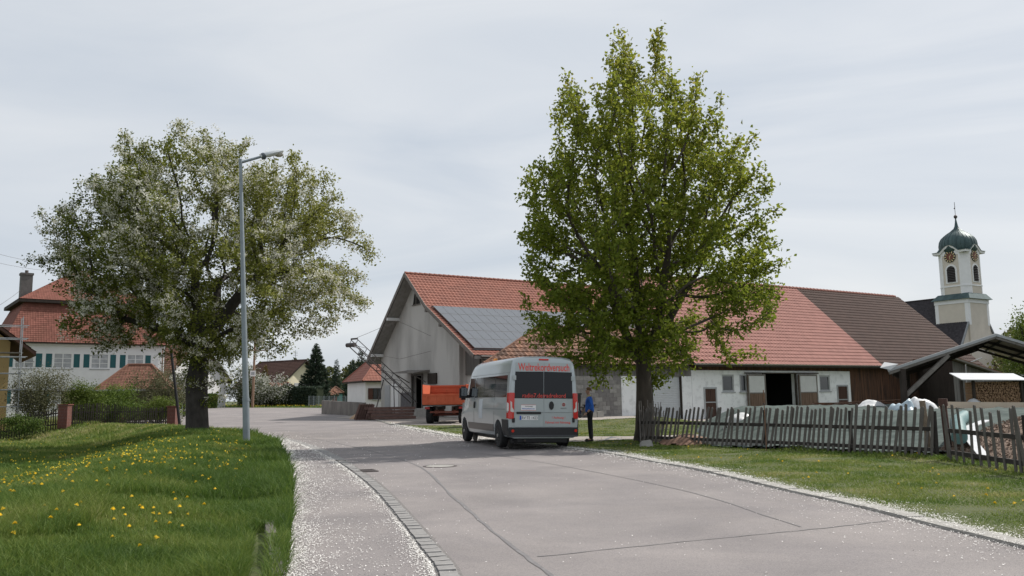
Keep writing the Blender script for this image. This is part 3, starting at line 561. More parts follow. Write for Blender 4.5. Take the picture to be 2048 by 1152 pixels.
brownplank = M('brown_plank', (.035, .020, .014), .85, .3, 2.2, .4, 20, col2=(.16, .075, .04), stretch=(3, 3, .22), lo=.35, hi=.75); greyplank = M('grey_plank', (.10, .095, .09), .9, .2, 2.5, .4, 22, col2=(.20, .19, .18), stretch=(3, 3, .2)); darkwood = M('dark_wood', (.035, .027, .022), .85, .3, 6, stretch=(1, 1, .3)); beamw = M('weathered_beam', (.17, .155, .14), .9, .25, 5, .3, 30)
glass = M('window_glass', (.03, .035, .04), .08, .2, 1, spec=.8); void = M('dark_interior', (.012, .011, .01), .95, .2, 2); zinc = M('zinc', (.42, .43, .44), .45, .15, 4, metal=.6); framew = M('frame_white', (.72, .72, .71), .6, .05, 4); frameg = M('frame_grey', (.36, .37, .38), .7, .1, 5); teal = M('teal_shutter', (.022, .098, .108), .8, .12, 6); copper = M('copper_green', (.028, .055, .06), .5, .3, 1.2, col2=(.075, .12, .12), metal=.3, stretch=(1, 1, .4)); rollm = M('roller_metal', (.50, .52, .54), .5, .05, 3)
def planks(name, mat, parent, x0, x1, y, z0, z1, w=.16, n=(0, -1), zfun=None, kind='stuff', gap=.012):
    """upright boards along local x at y (facing -y), ends uneven; zfun(x) gives a sloping top"""
    m = MB(); x = x0
    while x < x1 - .02:
        e = min(x1, x + w * random.uniform(.85, 1.15)); d = random.uniform(.018, .032); tp = [z1 if zfun is None else zfun(q) for q in (x, e - gap)]; b = z0 + random.uniform(-.02, .02)
        m.hexa([(x, y - d, b), (e - gap, y - d, b), (e - gap, y, b), (x, y, b), (x, y - d, tp[0]), (e - gap, y - d, tp[1]), (e - gap, y, tp[1]), (x, y, tp[0])]); x = e
    return m.build(name, mat, parent, kind=kind)
curtain = M('curtained_glass', (.33, .34, .35), .12, .25, 2.5, spec=.6)
def window(parent, x, z0, z1, w, y=0., fmat=None, depth=.10, cols=2, rows=1, fw=.07, name='window', shut=None):
    """a framed window in a wall facing -y, set proud of its face: frame, panes, glazing bars, sill"""
    fmat = fmat or framew; m = MB(); m.box(x - w / 2, x - w / 2 + fw, y - .05, y + depth, z0, z1).box(x + w / 2 - fw, x + w / 2, y - .05, y + depth, z0, z1).box(x - w / 2 + fw, x + w / 2 - fw, y - .05, y + depth, z0, z0 + fw).box(x - w / 2 + fw, x + w / 2 - fw, y - .05, y + depth, z1 - fw, z1)
    f = m.build(name, fmat, parent); gw = (w - 2 * fw) / cols; gh = (z1 - z0 - 2 * fw) / rows; b = MB()
    for i in range(1, cols): b.box(x - w / 2 + fw + gw * i - .035, x - w / 2 + fw + gw * i + .035, y - .04, y - .012, z0 + fw, z1 - fw)
    for j in range(1, rows): b.box(x - w / 2 + fw, x + w / 2 - fw, y - .03, y - .014, z0 + fw + gh * j - .02, z0 + fw + gh * j + .02)
    if b.v: b.build('glazing_bar', fmat, f)
    for i in range(cols):
        for j in range(rows): 
            MB().box(x - w / 2 + fw + gw * i + .002, x - w / 2 + fw + gw * (i + 1) - .002, y - .012, y - .006, z0 + fw + gh * j + .002, z0 + fw + gh * (j + 1) - .002).build('pane', curtain if shut else glass, f)
    MB().box(x - w / 2 - .08, x + w / 2 + .08, y - .12, y - .001, z0 - .07, z0 - .002).build('sill', frameg, f)
    if shut:
        for s in (-1, 1):
            c = x + s * (w / 2 + shut / 2 + .03); sh = MB().box(c - shut / 2, c + shut / 2, y - .055, y - .015, z0, z1).build('shutter', teal, parent)
            MB().box(c - shut / 2 + .06, c + shut / 2 - .06, y - .066, y - .056, z0 + .1, z1 - .1).build('shutter_panel', teal, sh)
    return f
def deck(name, poly, th, mat, parent): return MB().prism(poly, (0, 0, -th)).build(name, mat, parent)
# ---- the long barn with the white stable front
BR = thing('long_barn', 'long low barn with white stable front, red roof and brown roofed far half', 'barn', (11.06, 50, 0), YAW)
EZ, RZ, HD = 3.74, 9.35, 6.3; sl_ = math.hypot(HD + .6, RZ - EZ + .5); up_ = (0, HD, RZ - EZ); x0, xm, x1 = -1.15, 16.36, 29.2
eave0 = lambda x: (x, -.6, EZ - .6 * (RZ - EZ) / HD)
tiles('roof_tiles', (x0, -.6, EZ - .53), (1, 0, 0), up_, xm - x0, sl_, .30, .36, pinktile, BR); tiles('roof_tiles', (xm, -.6, EZ - .53), (1, 0, 0), up_, x1 - xm, sl_, .30, .36, browntile, BR)
tiles('roof_tiles', (x1, 2 * HD + .6, EZ - .53), (-1, 0, 0), (0, -HD, RZ - EZ), x1 - x0, sl_, .45, .6, browntile, BR)
m = MB()
for s in (0, 1):
    a = [(x0 + .05, -.6, EZ - .58), (x1 - .05, -.6, EZ - .58), (x1 - .05, HD, RZ - .06), (x0 + .05, HD, RZ - .06)]
    if s: a = [(q[0], 2 * HD - q[1], q[2]) for q in a]
    m.prism(a, (0, 0, -.12))
m.build('roof_deck', darkwood, BR); r = MB()
for i in range(int((x1 - x0) / .4)): r.tube((x0 + i * .4, HD, RZ + .03), (x0 + i * .4 + .42, HD, RZ + .01), .11, .095, 8)
r.build('ridge_tile', pinktile, BR, True, kind='stuff')
g = MB()
for i in range(int((x1 - x0) / 2)): g.prism([(x0 + i * 2, -.62 + .075 * math.cos(t), EZ - .52 + .075 * math.sin(t)) for t in np.linspace(math.pi, 2 * math.pi, 7)] + [(x0 + i * 2, -.62 + .065 * math.cos(t), EZ - .52 + .065 * math.sin(t)) for t in np.linspace(2 * math.pi, math.pi, 7)], (1.99, 0, 0))
g.build('gutter', zinc, BR); MB().path([(x1 - .5, -.6, EZ - .6), (x1 - .5, -.08, EZ - .95), (x1 - .5, -.08, .1)], .045).build('downpipe', zinc, BR)
# masonry front, in pieces between its openings: (left, right, bottom, top)
def wallfront(parent, mat, segs, y0, y1): 
    m = MB()
    for a, b, c, d in segs: m.box(a, b, y0, y1, c, d)
    return m.build('wall', mat, parent)
WT = 2.85
segs = [(-.85, .05, -.2, WT), (.05, 1.1, 1.86, WT), (1.1, 1.6, -.2, WT), (1.6, 2.6, -.2, 1.58), (1.6, 2.6, 2.6, WT), (2.6, 5.1, -.2, WT), (5.1, 8.1, 2.68, WT), (8.1, 10.46, -.2, WT), (10.46, 11.5, -.2, 1.55), (10.46, 11.5, 2.57, WT), (11.5, 12.15, -.2, WT), (12.15, 13.3, 1.95, WT), (13.3, 13.6, -.2, WT)]
wallfront(BR, whitew, segs, 0, .3)
planks('plank_cladding', brownplank, BR, -.8, 13.6, .04, WT + .003, EZ - .04, .17); planks('plank_cladding', brownplank, BR, 13.63, 28.9, .04, -.1, EZ - .04, .17)
MB().box(13.6, 28.9, .06, .2, -.2, EZ).build('wall', darkwood, BR); MB().box(-.85, 13.6, .06, .2, WT, EZ).build('wall', darkwood, BR)
def gable(parent, x, mat, t=.2): 
    return MB().prism([(x, .2, -.2), (x, 2 * HD, -.2), (x, 2 * HD, EZ - .1), (x, HD, RZ - .25), (x, .2, EZ - .1)], (t, 0, 0)).build('wall', mat, parent)
gable(BR, 28.7, brownplank); gable(BR, x0 + .3, plaster); MB().box(x0 + .3, 28.9, 2 * HD - .2, 2 * HD, -.2, EZ - .1).build('wall', brownplank, BR)
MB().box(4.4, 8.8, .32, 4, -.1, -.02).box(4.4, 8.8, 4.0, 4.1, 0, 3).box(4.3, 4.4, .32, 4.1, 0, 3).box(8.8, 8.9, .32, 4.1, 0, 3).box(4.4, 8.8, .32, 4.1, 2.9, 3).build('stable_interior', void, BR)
for a, b, zt in ((.05, 1.1, 1.86), (12.15, 13.3, 1.95)):
    f = MB().box(a, a + .1, -.04, .2, -.1, zt).box(b - .1, b, -.04, .2, -.1, zt).box(a + .1, b - .1, -.04, .2, zt - .1, zt).build('door_frame', frameg, BR)
    for z0, z1 in ((0, .95), (1.02, zt - .11)):
        d = MB().box(a + .11, b - .11, .0, .05, z0, z1).build('door', darkwood, BR); planks('board', M('door_brown', (.065, .032, .022), .8, .3, 4, stretch=(3, 3, .3)), d, a + .11, b - .11, -.002, z0, z1, .13)
    MB().box(a + .1, b - .1, -.045, .0, .955, 1.015).build('rail', frameg, BR)
for x, z0, z1, w in ((2.1, 1.58, 2.6, 1.0), (10.98, 1.55, 2.57, 1.04)): window(BR, x, z0, z1, w, .08, frameg, .12, 1, 1, .10)
window(BR, 3.35, 1.58, 2.6, .5, .0, frameg, .02, 1, 1, .06)
milky = M('milky_panel', (.55, .55, .54), .5, .08, 3)
for a, b in ((3.6, 5.15), (8.25, 10.0)):
    lf = MB().box(a, b, -.16, -.10, .12, 2.62).build('sliding_door', M('stable_door', (.10, .06, .04), .85, .3, 3, stretch=(3, 3, .25), col2=(.21, .14, .10)), BR)
    planks('board', M('stable_door', (0, 0, 0)), lf, a + .03, b - .03, -.162, .14, 1.45, .17); MB().box(a + .1, b - .1, -.185, -.161, 1.52, 2.52).build('light_panel', milky, lf)
    MB().box(a, a + .09, -.2, -.163, .12, 2.62).box(b - .09, b, -.2, -.163, .12, 2.62).box(a + .09, b - .09, -.198, -.163, 1.45, 1.52).box(a + .09, b - .09, -.198, -.163, 2.53, 2.62).build('rail', beamw, lf)
MB().tube((3.4, -.14, 2.7), (10.2, -.14, 2.7), .035, n=8).build('door_track', iron, BR); MB().box(8.02, 8.14, -.1, -.002, 0, 2.68).box(5.06, 5.14, -.09, -.002, 0, 2.68).build('door_post', darkwood, BR)
# ---- low link building with the old tiled roof, roller door and block wall; its left end is cut off askew
AN = thing('link_building', 'low link building with mossy old tiled roof, roller door and grey block wall', 'building', (11.06, 50, 0), YAW); ex0, ex1 = -14.3, -1.2; ez = 3.42
tiles('roof_tiles', (ex0 - 1.0, -.35, ez - .3), (1, 0, 0), (0, 2.0, 1.78), ex1 - ex0 + 1.0, 3.15, .28, .30, oldtile, AN, .02, .035, clips=[(Vector((ex0, 0, 0)), Vector((-2.0, 4.1, 0)))])
tiles('roof_tiles', (ex1, 4.35, ez - .3), (-1, 0, 0), (0, -2.0, 1.78), ex1 - ex0 - 3, 3.15, .28, .30, oldtile, AN, .02, .035, clips=[(Vector((ex0, 0, 0)), Vector((-2.0, 4.1, 0)))])
MB().tube((ex0 + 4.1, 2, 5.24), (ex1, 2, 5.24), .10, n=8).build('ridge_tile', oldtile, AN, True); MB().beam((ex0 - .6, -.3, ez - .28), (ex0 + 4.1, 2, 5.22), .10, .1).build('verge_tile', oldtile, AN)
MB().prism([(ex0 - .3, -.3, ez - .34), (ex1, -.3, ez - .34), (ex1, 4.3, ez - .34), (ex0 + 8.6, 4.3, ez - .34)], (0, 0, -.1)).build('roof_deck', darkwood, AN); MB().add([(ex0, 0, ez - .35), (ex0 + 4.1, 2, 5.1), (ex0 + 8.2, 4, ez - .35)], [(0, 1, 2)]).build('end_gable', darkwood, AN)
MB().hexa([(ex0 + .6, .06, 0), (ex0 + 8.0, 3.7, 0), (ex0 + 8.1, 3.6, 0), (ex0 + .8, .06, 0), (ex0 + .6, .06, ez - .45), (ex0 + 8.0, 3.7, ez - .45), (ex0 + 8.1, 3.6, ez - .45), (ex0 + .8, .06, ez - .45)]).build('end_wall', darkwood, AN)
MB().box(ex0 + .9, ex1, .06, .2, 2.5, ez - .46).build('upper_wall', darkwood, AN); planks('plank_cladding', greyplank, AN, ex0 + .6, -.9, .055, 2.47, ez - .46, .18)
wallfront(AN, whitew, [(-6.1, -4.35, -.2, 2.5)], .02, .3); wallfront(AN, whitew, [(-1.7, -.86, -.2, 2.5)], .02, .3)
rd = MB().box(-4.35, -1.7, .14, .18, 0, 2.5).build('roller_door', rollm, AN)
for i in range(25): MB().prism([(-4.33, .138, i * .1), (-4.33, .12, i * .1 + .02), (-4.33, .118, i * .1 + .075), (-4.33, .138, i * .1 + .097)], (2.61, 0, 0)).build('slat', rollm, rd)
MB().box(-1.72, -1.66, -.02, .14, 0, 2.5).build('door_jamb', darkwood, AN)
bw = MB().box(ex0 + .6, -6.1, .03, .25, -.1, 2.5).build('wall', M('mortar', (.20, .19, .18), .95, .2, 8), AN); blockm = [M('concrete_block_%s' % k, c, .95, .18, 5, .5, 45) for k, c in (('mid', (.235, .225, .215)), ('light', (.29, .28, .265)), ('dark', (.19, .18, .175)))]
for j in range(11):
    x = ex0 + .62 - (.25 if j % 2 else 0); z = .0 + j * .228
    while x < -6.15:
        a = max(x, ex0 + .62); b = min(x + .488, -6.12)
        if b - a > .1: MB().box(a, b, -.002 - random.uniform(0, .008), .03, z, z + .218).build('block', random.choice(blockm), bw)
        x += .5
# ---- big barn with the gable
BL = thing('gabled_barn', 'big grey plastered barn with gable front, red roof and solar panels', 'barn', (-3.59, 57, 0), YAW); XE = 23.; kz, kyy = 7.87, 3.05; rz_, ry_ = 10.6, 6.45; ey, ezz = -3.7, 4.1; ly, lz = 13.5, 4.45
s1 = math.hypot(ry_ - kyy, rz_ - kz); s2 = math.hypot(kyy - ey, kz - ezz); s3 = math.hypot(ly - ry_, rz_ - lz)
tiles('roof_tiles', (-1, kyy, kz), (1, 0, 0), (0, ry_ - kyy, rz_ - kz), XE + 1, s1, .30, .36, redtile, BL); low = tiles('roof_tiles', (-1, ey, ezz), (1, 0, 0), (0, kyy - ey, kz - ezz), XE + 1, s2, .30, .36, redtile, BL); tiles('roof_tiles', (XE, ly, lz), (-1, 0, 0), (0, ry_ - ly, rz_ - lz), XE + 1, s3, .45, .5, redtile, BL)
prof = [(ey, ezz), (kyy, kz), (ry_, rz_), (ly, lz)]; P_ = [(-.95, y, z - .06) for y, z in prof] + [(-.95, y, z - .24) for y, z in prof[::-1]]; MB().prism(P_, (XE + .9, 0, 0)).build('roof_deck', M('soffit_board', (.26, .25, .235), .9, .2, 4, stretch=(1, .3, 1)), BL)
v = MB()
for (a, b), (c, d) in zip(prof[:-1], prof[1:]): v.beam((-1.03, a, b - .08), (-1.03, c, d - .08), .04, .26)
v.build('bargeboard', beamw, BL)
r = MB()
for i in range(int((XE + 1) / .4)): r.tube((-1 + i * .4, ry_, rz_ + .04), (-.58 + i * .4, ry_, rz_ + .02), .11, .095, 8)
r.build('ridge_tile', redtile, BL, True, kind='stuff')
zr = lambda y: np.interp(y, [q[0] for q in prof], [q[1] for q in prof]) - .26
def gwall(y0, y1, z0, x=0., t=.3, ztop=None):
    ys = sorted({y0, y1} | {q for q in (kyy, ry_) if y0 < q < y1}); return [(x, y0, z0), (x, y1, z0)] + [(x, q, float(zr(q)) if ztop is None else ztop) for q in ys[::-1]]
w = MB(); DY0, DY1 = 5.55, 7.2     # barn door in the gable
gablem = M('stained_plaster', (.31, .30, .285), .92, .1, .55, .25, 25, col2=(.50, .488, .465), stretch=(1, 1.0, .32), lo=.28, hi=.6)
for a, b, c in ((0, DY0, -.2), (DY0, DY1, 3.1), (DY1, 12.9, -.2)): w.prism(gwall(a, b, c), (.3, 0, 0))
w.build('wall', gablem, BL); MB().box(.3, XE, 12.6, 12.9, -.2, 4.6).box(XE - .3, XE, 0, 12.6, -.2, 4.2).box(.3, XE, 0, .3, -.2, 5.2).build('wall', plaster, BL)
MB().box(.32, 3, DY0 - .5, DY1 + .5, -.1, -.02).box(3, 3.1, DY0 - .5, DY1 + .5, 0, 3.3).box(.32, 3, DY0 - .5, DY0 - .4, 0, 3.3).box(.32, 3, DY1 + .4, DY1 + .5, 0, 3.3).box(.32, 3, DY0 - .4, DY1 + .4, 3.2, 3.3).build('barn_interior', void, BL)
df = MB().box(-.08, .1, DY0 - .12, DY0, .3, 3.1).box(-.08, .1, DY1, DY1 + .12, .3, 3.1).box(-.08, .1, DY0 - .12, DY1 + .12, 3.1, 3.22).build('door_frame', greyplank, BL)
MB().box(-.06, .0, DY0 + .95, DY0 + 1.02, .3, 3.1).build('door_post', greyplank, BL)
cn = MB().hexa([(-1.3, DY0 - 1.2, 3.2), (-1.3, DY1 + .9, 3.3), (-.02, DY1 + .9, 3.5), (-.02, DY0 - 1.2, 3.4), (-1.3, DY0 - 1.2, 3.25), (-1.3, DY1 + .9, 3.35), (-.02, DY1 + .9, 3.55), (-.02, DY0 - 1.2, 3.45)]).build('door_canopy', beamw, BL)
MB().beam((-1.2, DY0 - .6, 3.2), (-.02, DY0 - .6, 2.6), .06, .06).beam((-1.2, DY1 + .5, 3.25), (-.02, DY1 + .5, 2.6), .06, .06).build('bracket', beamw, cn)
MB().box(-.03, -.002, DY1 + .13, 9.2, -.1, 1.9).build('plinth', M('plinth_dark', (.12, .115, .12), .9, .2, 4), BL); MB().box(-1.4, -.035, 2.2, DY0 + .3, -.2, .75).build('loading_platform', concrete, BL)
dr = MB().box(-.04, .0, 11.2, 12.1, .2, 2.5).build('door', frameg, BL)
MB().box(-.05, -.001, 9.6, 10.9, .2, 2.6).build('panel_door', framew, BL); lo_ = MB().prism([(-.03, 5.9, 8.35), (-.03, 7.1, 8.35), (-.03, 6.75, 9.35), (-.03, 6.2, 9.35)], (.025, 0, 0)).build('loft_opening', void, BL)
MB().box(-.07, -.031, 5.8, 7.2, 8.27, 8.35).box(-.065, -.031, 6.46, 6.54, 8.35, 9.35).build('frame', beamw, lo_)
MB().box(-.12, -.002, 3.2, 4.5, 2.45, 3.2).build('shutter_box', darkwood, BL)
for y in (1.0, 3.1, 9.6, 12.6): MB().box(-1.0, .2, y - .1, y + .1, float(zr(y)) - .22, float(zr(y)) - .0).build('purlin_end', housew if y > 8 else beamw, BL)
# wooden side bay under the long eave
bayz = lambda y: float(np.interp(y, [ey, kyy], [ezz, kz]) - .3)
b_ = MB().prism([(.5, -1.9, 3.0), (.5, 0, 3.0), (.5, 0, bayz(0)), (.5, -1.9, bayz(-1.9))], (.1, 0, 0)); b_.build('side_bay', greyplank, BL); q = MB()
for i in range(12): y = -1.9 + i * .158; q.hexa([(.46, y, 2.95), (.46, y + .145, 2.95), (.499, y + .145, 2.95), (.499, y, 2.95), (.46, y, bayz(y)), (.46, y + .145, bayz(y + .145)), (.499, y + .145, bayz(y + .145)), (.499, y, bayz(y))])
q.build('plank_cladding', greyplank, BL, kind='stuff'); MB().box(.6, 9, -1.9, -1.7, -.2, 3.9).build('wall', plaster, BL); MB().box(.6, .8, -1.698, 0, -.2, 3.0).build('wall', plaster, BL); MB().beam((.3, -1.8, 2.9), (.3, -3.3, 4.0), .1, .12).build('strut', beamw, BL)
MB().path([(-.5, -3.75, 4.0), (XE - 1, -3.75, 4.0)], .07).build('gutter', iron, BL)
pvm = M('solar_cell', (.105, .115, .13), .22, .08, 6, spec=.5); pvf = M('panel_frame', (.16, .165, .17), .4, .1, 5, metal=.6); sv = Vector((0, kyy - ey, kz - ezz)).normalized(); sn = Vector((0, -sv.z, sv.y)); base_ = Vector((0, ey, ezz)); pv0 = None
PW, PL = .68, 1.32
for i in range(28):
    for j in range(5):
        o0 = base_ + sv * (.70 + j * (PL + .02)) + Vector((-.62 + i * (PW + .015), 0, 0)) + sn * .13
        if pv0 is None:
            a = [Vector((0, 0, 0)), Vector((PW, 0, 0)), Vector((PW, 0, 0)) + sv * PL, sv * PL]; f = MB().prism(a, sn * .04).build('solar_panel', pvf, BL); b = [p + sn * .043 + (Vector((PW / 2, 0, 0)) + sv * PL / 2 - p) * .05 for p in a]; c_ = MB().add(b, [(0, 1, 2, 3)]).build('cell', pvm, f); pv0 = f; pc = c_
        else: f = inst(pv0, 'solar_panel', BL); inst(pc, 'cell', f)
        f.location = o0 + Vector((0, 0, 0))
rails = MB()
for j in range(6): p = base_ + sv * (.68 + j * 1.34) + sn * .08; rails.beam(p + Vector((-.7, 0, 0)), p + Vector((18.8, 0, 0)), .05, .07)
rails.build('mounting_rail', pvf, BL)
# ---- house with the mansard roof
hl = at(14, 760, 71); hr = at(322, 760, 78.5); hd = Vector((hr.x - hl.x, hr.y - hl.y, 0)); HW = hd.length; hz = .38
MH = thing('mansard_house', 'white house with steep red mansard roof and teal window shutters', 'house', (hl.x, hl.y, hz), math.atan2(hd.y, hd.x)); DP = 10.5
cols_ = [at(px, 717, 75) for px in (49, 126, 200, 271)]; cx_ = []
for px in (49, 126, 200, 271):   # where the sight line of each window meets the front
    d = ray(px, 717); n = Vector((-hd.y, hd.x, 0)); t = n.dot(Vector((hl.x, hl.y, 0))) / n.dot(Vector((d.x, d.y, 0))); cx_.append((Vector((d.x * t, d.y * t, 0)) - Vector((hl.x, hl.y, 0))).length)
ew = 6.25
m = MB(); edges = []; 
def holes(x0, x1, z0, z1, hs):
    """wall pieces around openings (x, z0, z1, w)"""
    out = []; hs = sorted(hs); px = x0
    for x, a, b, w in hs: out += [(px, x - w / 2, z0, z1), (x - w / 2, x + w / 2, z0, a), (x - w / 2, x + w / 2, b, z1)]; px = x + w / 2
    return out + [(px, x1, z0, z1)]
wz0, wz1 = 4.05, 5.42
for a, b, c, d in holes(0, HW, 3.2, ew, [(x, wz0, wz1, 1.5) for x in cx_]): m.box(a, b, 0, .3, c, d)
for a, b, c, d in holes(0, HW, -.5, 3.197, [(x, 1.0, 2.3, 1.5) for x in cx_]): m.box(a, b, 0, .3, c, d)
m.box(0, .3, .3, DP, -.5, ew).box(HW - .3, HW, .3, DP, -.5, ew).box(.3, HW - .3, DP - .3, DP, -.5, ew); m.build('wall', housew, MH); MB().box(.3, HW - .3, .32, .4, -.4, ew).build('inner_wall', void, MH)
for x in cx_: window(MH, x, wz0, wz1, 1.5, .06, framew, .1, 2, 3, .10, shut=.60); window(MH, x, 1.0, 2.3, 1.5, .06, framew, .1, 2, 2, .08, shut=.60)
MB().box(-.1, HW + .1, -.14, .3, ew - .25, ew).build('cornice', housew, MH); ov = .45; bz = 9.9; ins = 1.15; tz_ = 13.2
lo4 = [(-ov, -ov), (HW + ov, -ov), (HW + ov, DP + ov), (-ov, DP + ov)]; hi4 = [(ins, ins), (HW - ins, ins), (HW - ins, DP - ins), (ins, DP - ins)]
def roofring(lo, hi, z0, z1, parent, tw, rh, mat):
    for i in range(4):
        a, b = Vector((*lo[i], z0)), Vector((*lo[(i + 1) % 4], z0)); c, d = Vector((*hi[(i + 1) % 4], z1)), Vector((*hi[i], z1)); u = (b - a).normalized(); n = Vector((-u.y, u.x, 0)); vv = n * n.dot(d - a) + Vector((0, 0, z1 - z0))
        e1 = d - a; e2 = c - b; cl = []
        n1 = Vector((0, 0, 1)).cross(e1); n1.z = 0; n1 = e1.cross(u.cross(vv)); n2 = (u.cross(vv)).cross(e2)
        if n1.dot(b - a) > 0: n1 = -n1
        if n2.dot(a - b) > 0: n2 = -n2
        tiles('roof_tiles', a, u, vv, (b - a).length, vv.length, tw, rh, mat, parent, .006, .018, clips=[(a, n1), (b, n2)])
roofring(lo4, hi4, ew + .02, bz, MH, .2, .2, mantile)
up4 = [(ins - .55, ins - .55), (HW - ins + .55, ins - .55), (HW - ins + .55, DP - ins + .55), (ins - .55, DP - ins + .55)]; rl = HW / 2 - .7; rg = [(rl, DP / 2), (HW - rl, DP / 2)]
roofring(up4, [rg[0], rg[1], (rg[1][0], rg[1][1] + .01), (rg[0][0], rg[0][1] + .01)], bz + .12, tz_, MH, .2, .2, mantile)
MB().prism([(*p, bz - .15) for p in up4], (0, 0, .24)).build('upper_eave', darkwood, MH); MB().prism([(*p, ew - .08) for p in lo4], (0, 0, .08)).build('eave_board', darkwood, MH); MB().prism([(rg[0][0] - .2, rg[0][1], tz_ + .08), (rg[1][0] + .2, rg[0][1], tz_ + .08), (rg[1][0] + .2, rg[0][1], tz_ - .1), (rg[0][0] - .2, rg[0][1], tz_ - .1)], (0, .02, 0)).tube((rg[0][0] - .2, rg[0][1], tz_ + .05), (rg[1][0] + .2, rg[0][1], tz_ + .05), .12).build('ridge_tile', mantile, MH)
chx = .9
cs = MB().box(chx, chx + .9, 2.4, 3.3, bz, 12.3).box(chx - .06, chx + .96, 2.34, 3.36, 12.3, 12.48).build('chimney', M('chimney_render', (.13, .122, .118), .9, .2, 4), MH); MB().tube((chx + .45, 2.85, 12.48), (chx + .45, 2.85, 12.75), .14).build('flue', iron, cs)
MB().path([(HW + .1, -.4, ew - .1), (HW + .12, -.1, ew - .6), (HW + .12, -.1, 0)], .05).build('downpipe', framew, MH)
MB().tube((HW * .36, DP / 2 - 2, 11.5), (HW * .36, DP / 2 - 2, 15), .025).build('roof_antenna', iron, MH)
# ---- ochre house at the left border, with scaffold
oc = at(20, 700, 49); OH = thing('ochre_house', 'ochre house corner with brown verge at the left border', 'house', (oc.x, oc.y, .1), .60); ochre = M('ochre_render', (.38, .27, .12), .9, .12, 1.5)
vz = 4.55; MB().prism([(-9, 0, -1), (0, 0, -1), (0, 0, vz + .35), (-4.5, 0, vz + 3.9), (-9, 0, vz + .35)], (0, 9, 0)).build('wall', ochre, OH)
for s in (0, 1):
    a = [(-4.5, -.9, vz + 4.25), (1.25, -.9, vz - .3), (1.25, 9.5, vz - .3), (-4.5, 9.5, vz + 4.25)]; a = [(-9 - q[0] if s else q[0], q[1], q[2]) for q in a]; MB().prism(a, (0, 0, -.18)).build('roof_deck', M('verge_brown', (.07, .035, .025), .8, .2, 4), OH)
    tiles('roof_tiles', (a[1][0], -.9 if not s else 9.5, vz - .28), (0, 1 if not s else -1, 0), (a[0][0] - a[1][0], 0, 4.55), 10.4, math.hypot(5.75, 4.55), .3, .36, oldtile, OH)
SF = thing('scaffold', 'grey tube scaffold standing against the ochre house', 'scaffold', (at(37, 800, 46.5).x, 46.5, .1), .60); pipe = M('scaffold_tube', (.34, .36, .38), .4, .15, 8, metal=.7)
for x, y in ((0, 0), (-2.5, 0), (-5, 0), (0, 1), (-2.5, 1), (-5, 1)): MB().tube((x, y, -.8), (x, y, 6.1), .026).build('standard', pipe, SF)
for z in (1.2, 2.1, 3.0, 3.9, 4.9, 5.6):
    for y in (0, 1): MB().tube((-5.3, y, z), (.3, y, z), .024).build('ledger', pipe, SF)
    for x in (0, -2.5, -5): MB().tube((x, -.15, z + .06), (x, 1.15, z + .06), .024).build('transom', pipe, SF)
for z in (2.0, 4.0): MB().box(-5.2, .1, .1, .9, z + .1, z + .15).build('deck_board', beamw, SF)
# ---- hipped shed, small gabled houses
def hip_house(name, label, cx, cy, w, d, wz, rz, rl, rot, wallm, tilem, tw=.3, rh=.36, ov=.4, z=None, cat='house'):
    z = tz(cx, cy) if z is None else z; R = thing(name, label, cat, (cx, cy, z), rot); MB().box(-w / 2, w / 2, -d / 2, d / 2, -.4, wz).build('wall', wallm, R)
    lo = [(-w / 2 - ov, -d / 2 - ov), (w / 2 + ov, -d / 2 - ov), (w / 2 + ov, d / 2 + ov), (-w / 2 - ov, d / 2 + ov)]; rg = [(-rl / 2, -.005), (rl / 2, -.005), (rl / 2, .005), (-rl / 2, .005)]; roofring(lo, rg, wz - .1, rz, R, tw, rh, tilem)
    MB().prism([(*p, wz - .14) for p in lo], (0, 0, -.1)).build('eave_board', darkwood, R); h = MB()
    for i, p in enumerate(lo): h.tube((*p, wz - .08), (*rg[i], rz + .03), .09, n=6)
    h.tube((*rg[0], rz + .03), (*rg[1], rz + .03), .09, n=6).build('ridge_tile', tilem, R); return R
def gab_house(name, label, cx, cy, w, d, wz, rz, rot, wallm, tilem, ov=.5, z=None, cat='house'):
    """ridge along local x, gables at +-w/2"""
    z = tz(cx, cy) if z is None else z; R = thing(name, label, cat, (cx, cy, z), rot); MB().prism([(-w / 2, -d / 2, -.5), (-w / 2, d / 2, -.5), (-w / 2, d / 2, wz), (-w / 2, 0, rz - .15), (-w / 2, -d / 2, wz)], (w, 0, 0)).build('wall', wallm, R)
    k = (rz - wz) / (d / 2)
    for s in (-1, 1):
        P0 = (-w / 2 - ov, s * (d / 2 + ov), wz - ov * k + .12); u = (1, 0, 0); vv = (0, -s * (d / 2 + ov), (d / 2 + ov) * k); tiles('roof_tiles', P0 if s < 0 else (w / 2 + ov, P0[1], P0[2]), u if s < 0 else (-1, 0, 0), vv, w + 2 * ov, math.hypot(vv[1], vv[2]), .3, .36, tilem, R)
        MB().prism([(-w / 2 - ov, s * (d / 2 + ov), wz - ov * k + .06), (w / 2 + ov, s * (d / 2 + ov), wz - ov * k + .06), (w / 2 + ov, 0, rz + .06), (-w / 2 - ov, 0, rz + .06)], (0, 0, -.15)).build('roof_deck', darkwood, R)
    MB().tube((-w / 2 - ov, 0, rz + .12), (w / 2 + ov, 0, rz + .12), .1, n=6).build('ridge_tile', tilem, R); return R
c = at(272, 780, 62); hip_house('garden_shed', 'low shed with brown hipped tile roof beside the white house', c.x, 62.5, 4.2, 4.0, 2.25, 3.95, 1.6, .25, darkwood, Mtile('shed_tile', (.17, .085, .06), .2, (.08, .05, .04), .5), .2, .2, cat='shed')
c = at(352, 760, 97); RHs = gab_house('gabled_house', 'white gabled house with brown roof behind the pear trunk', c.x - 1.5, 99, 9, 8.5, 3.4, 7.6, -.5, housew, oldtile)
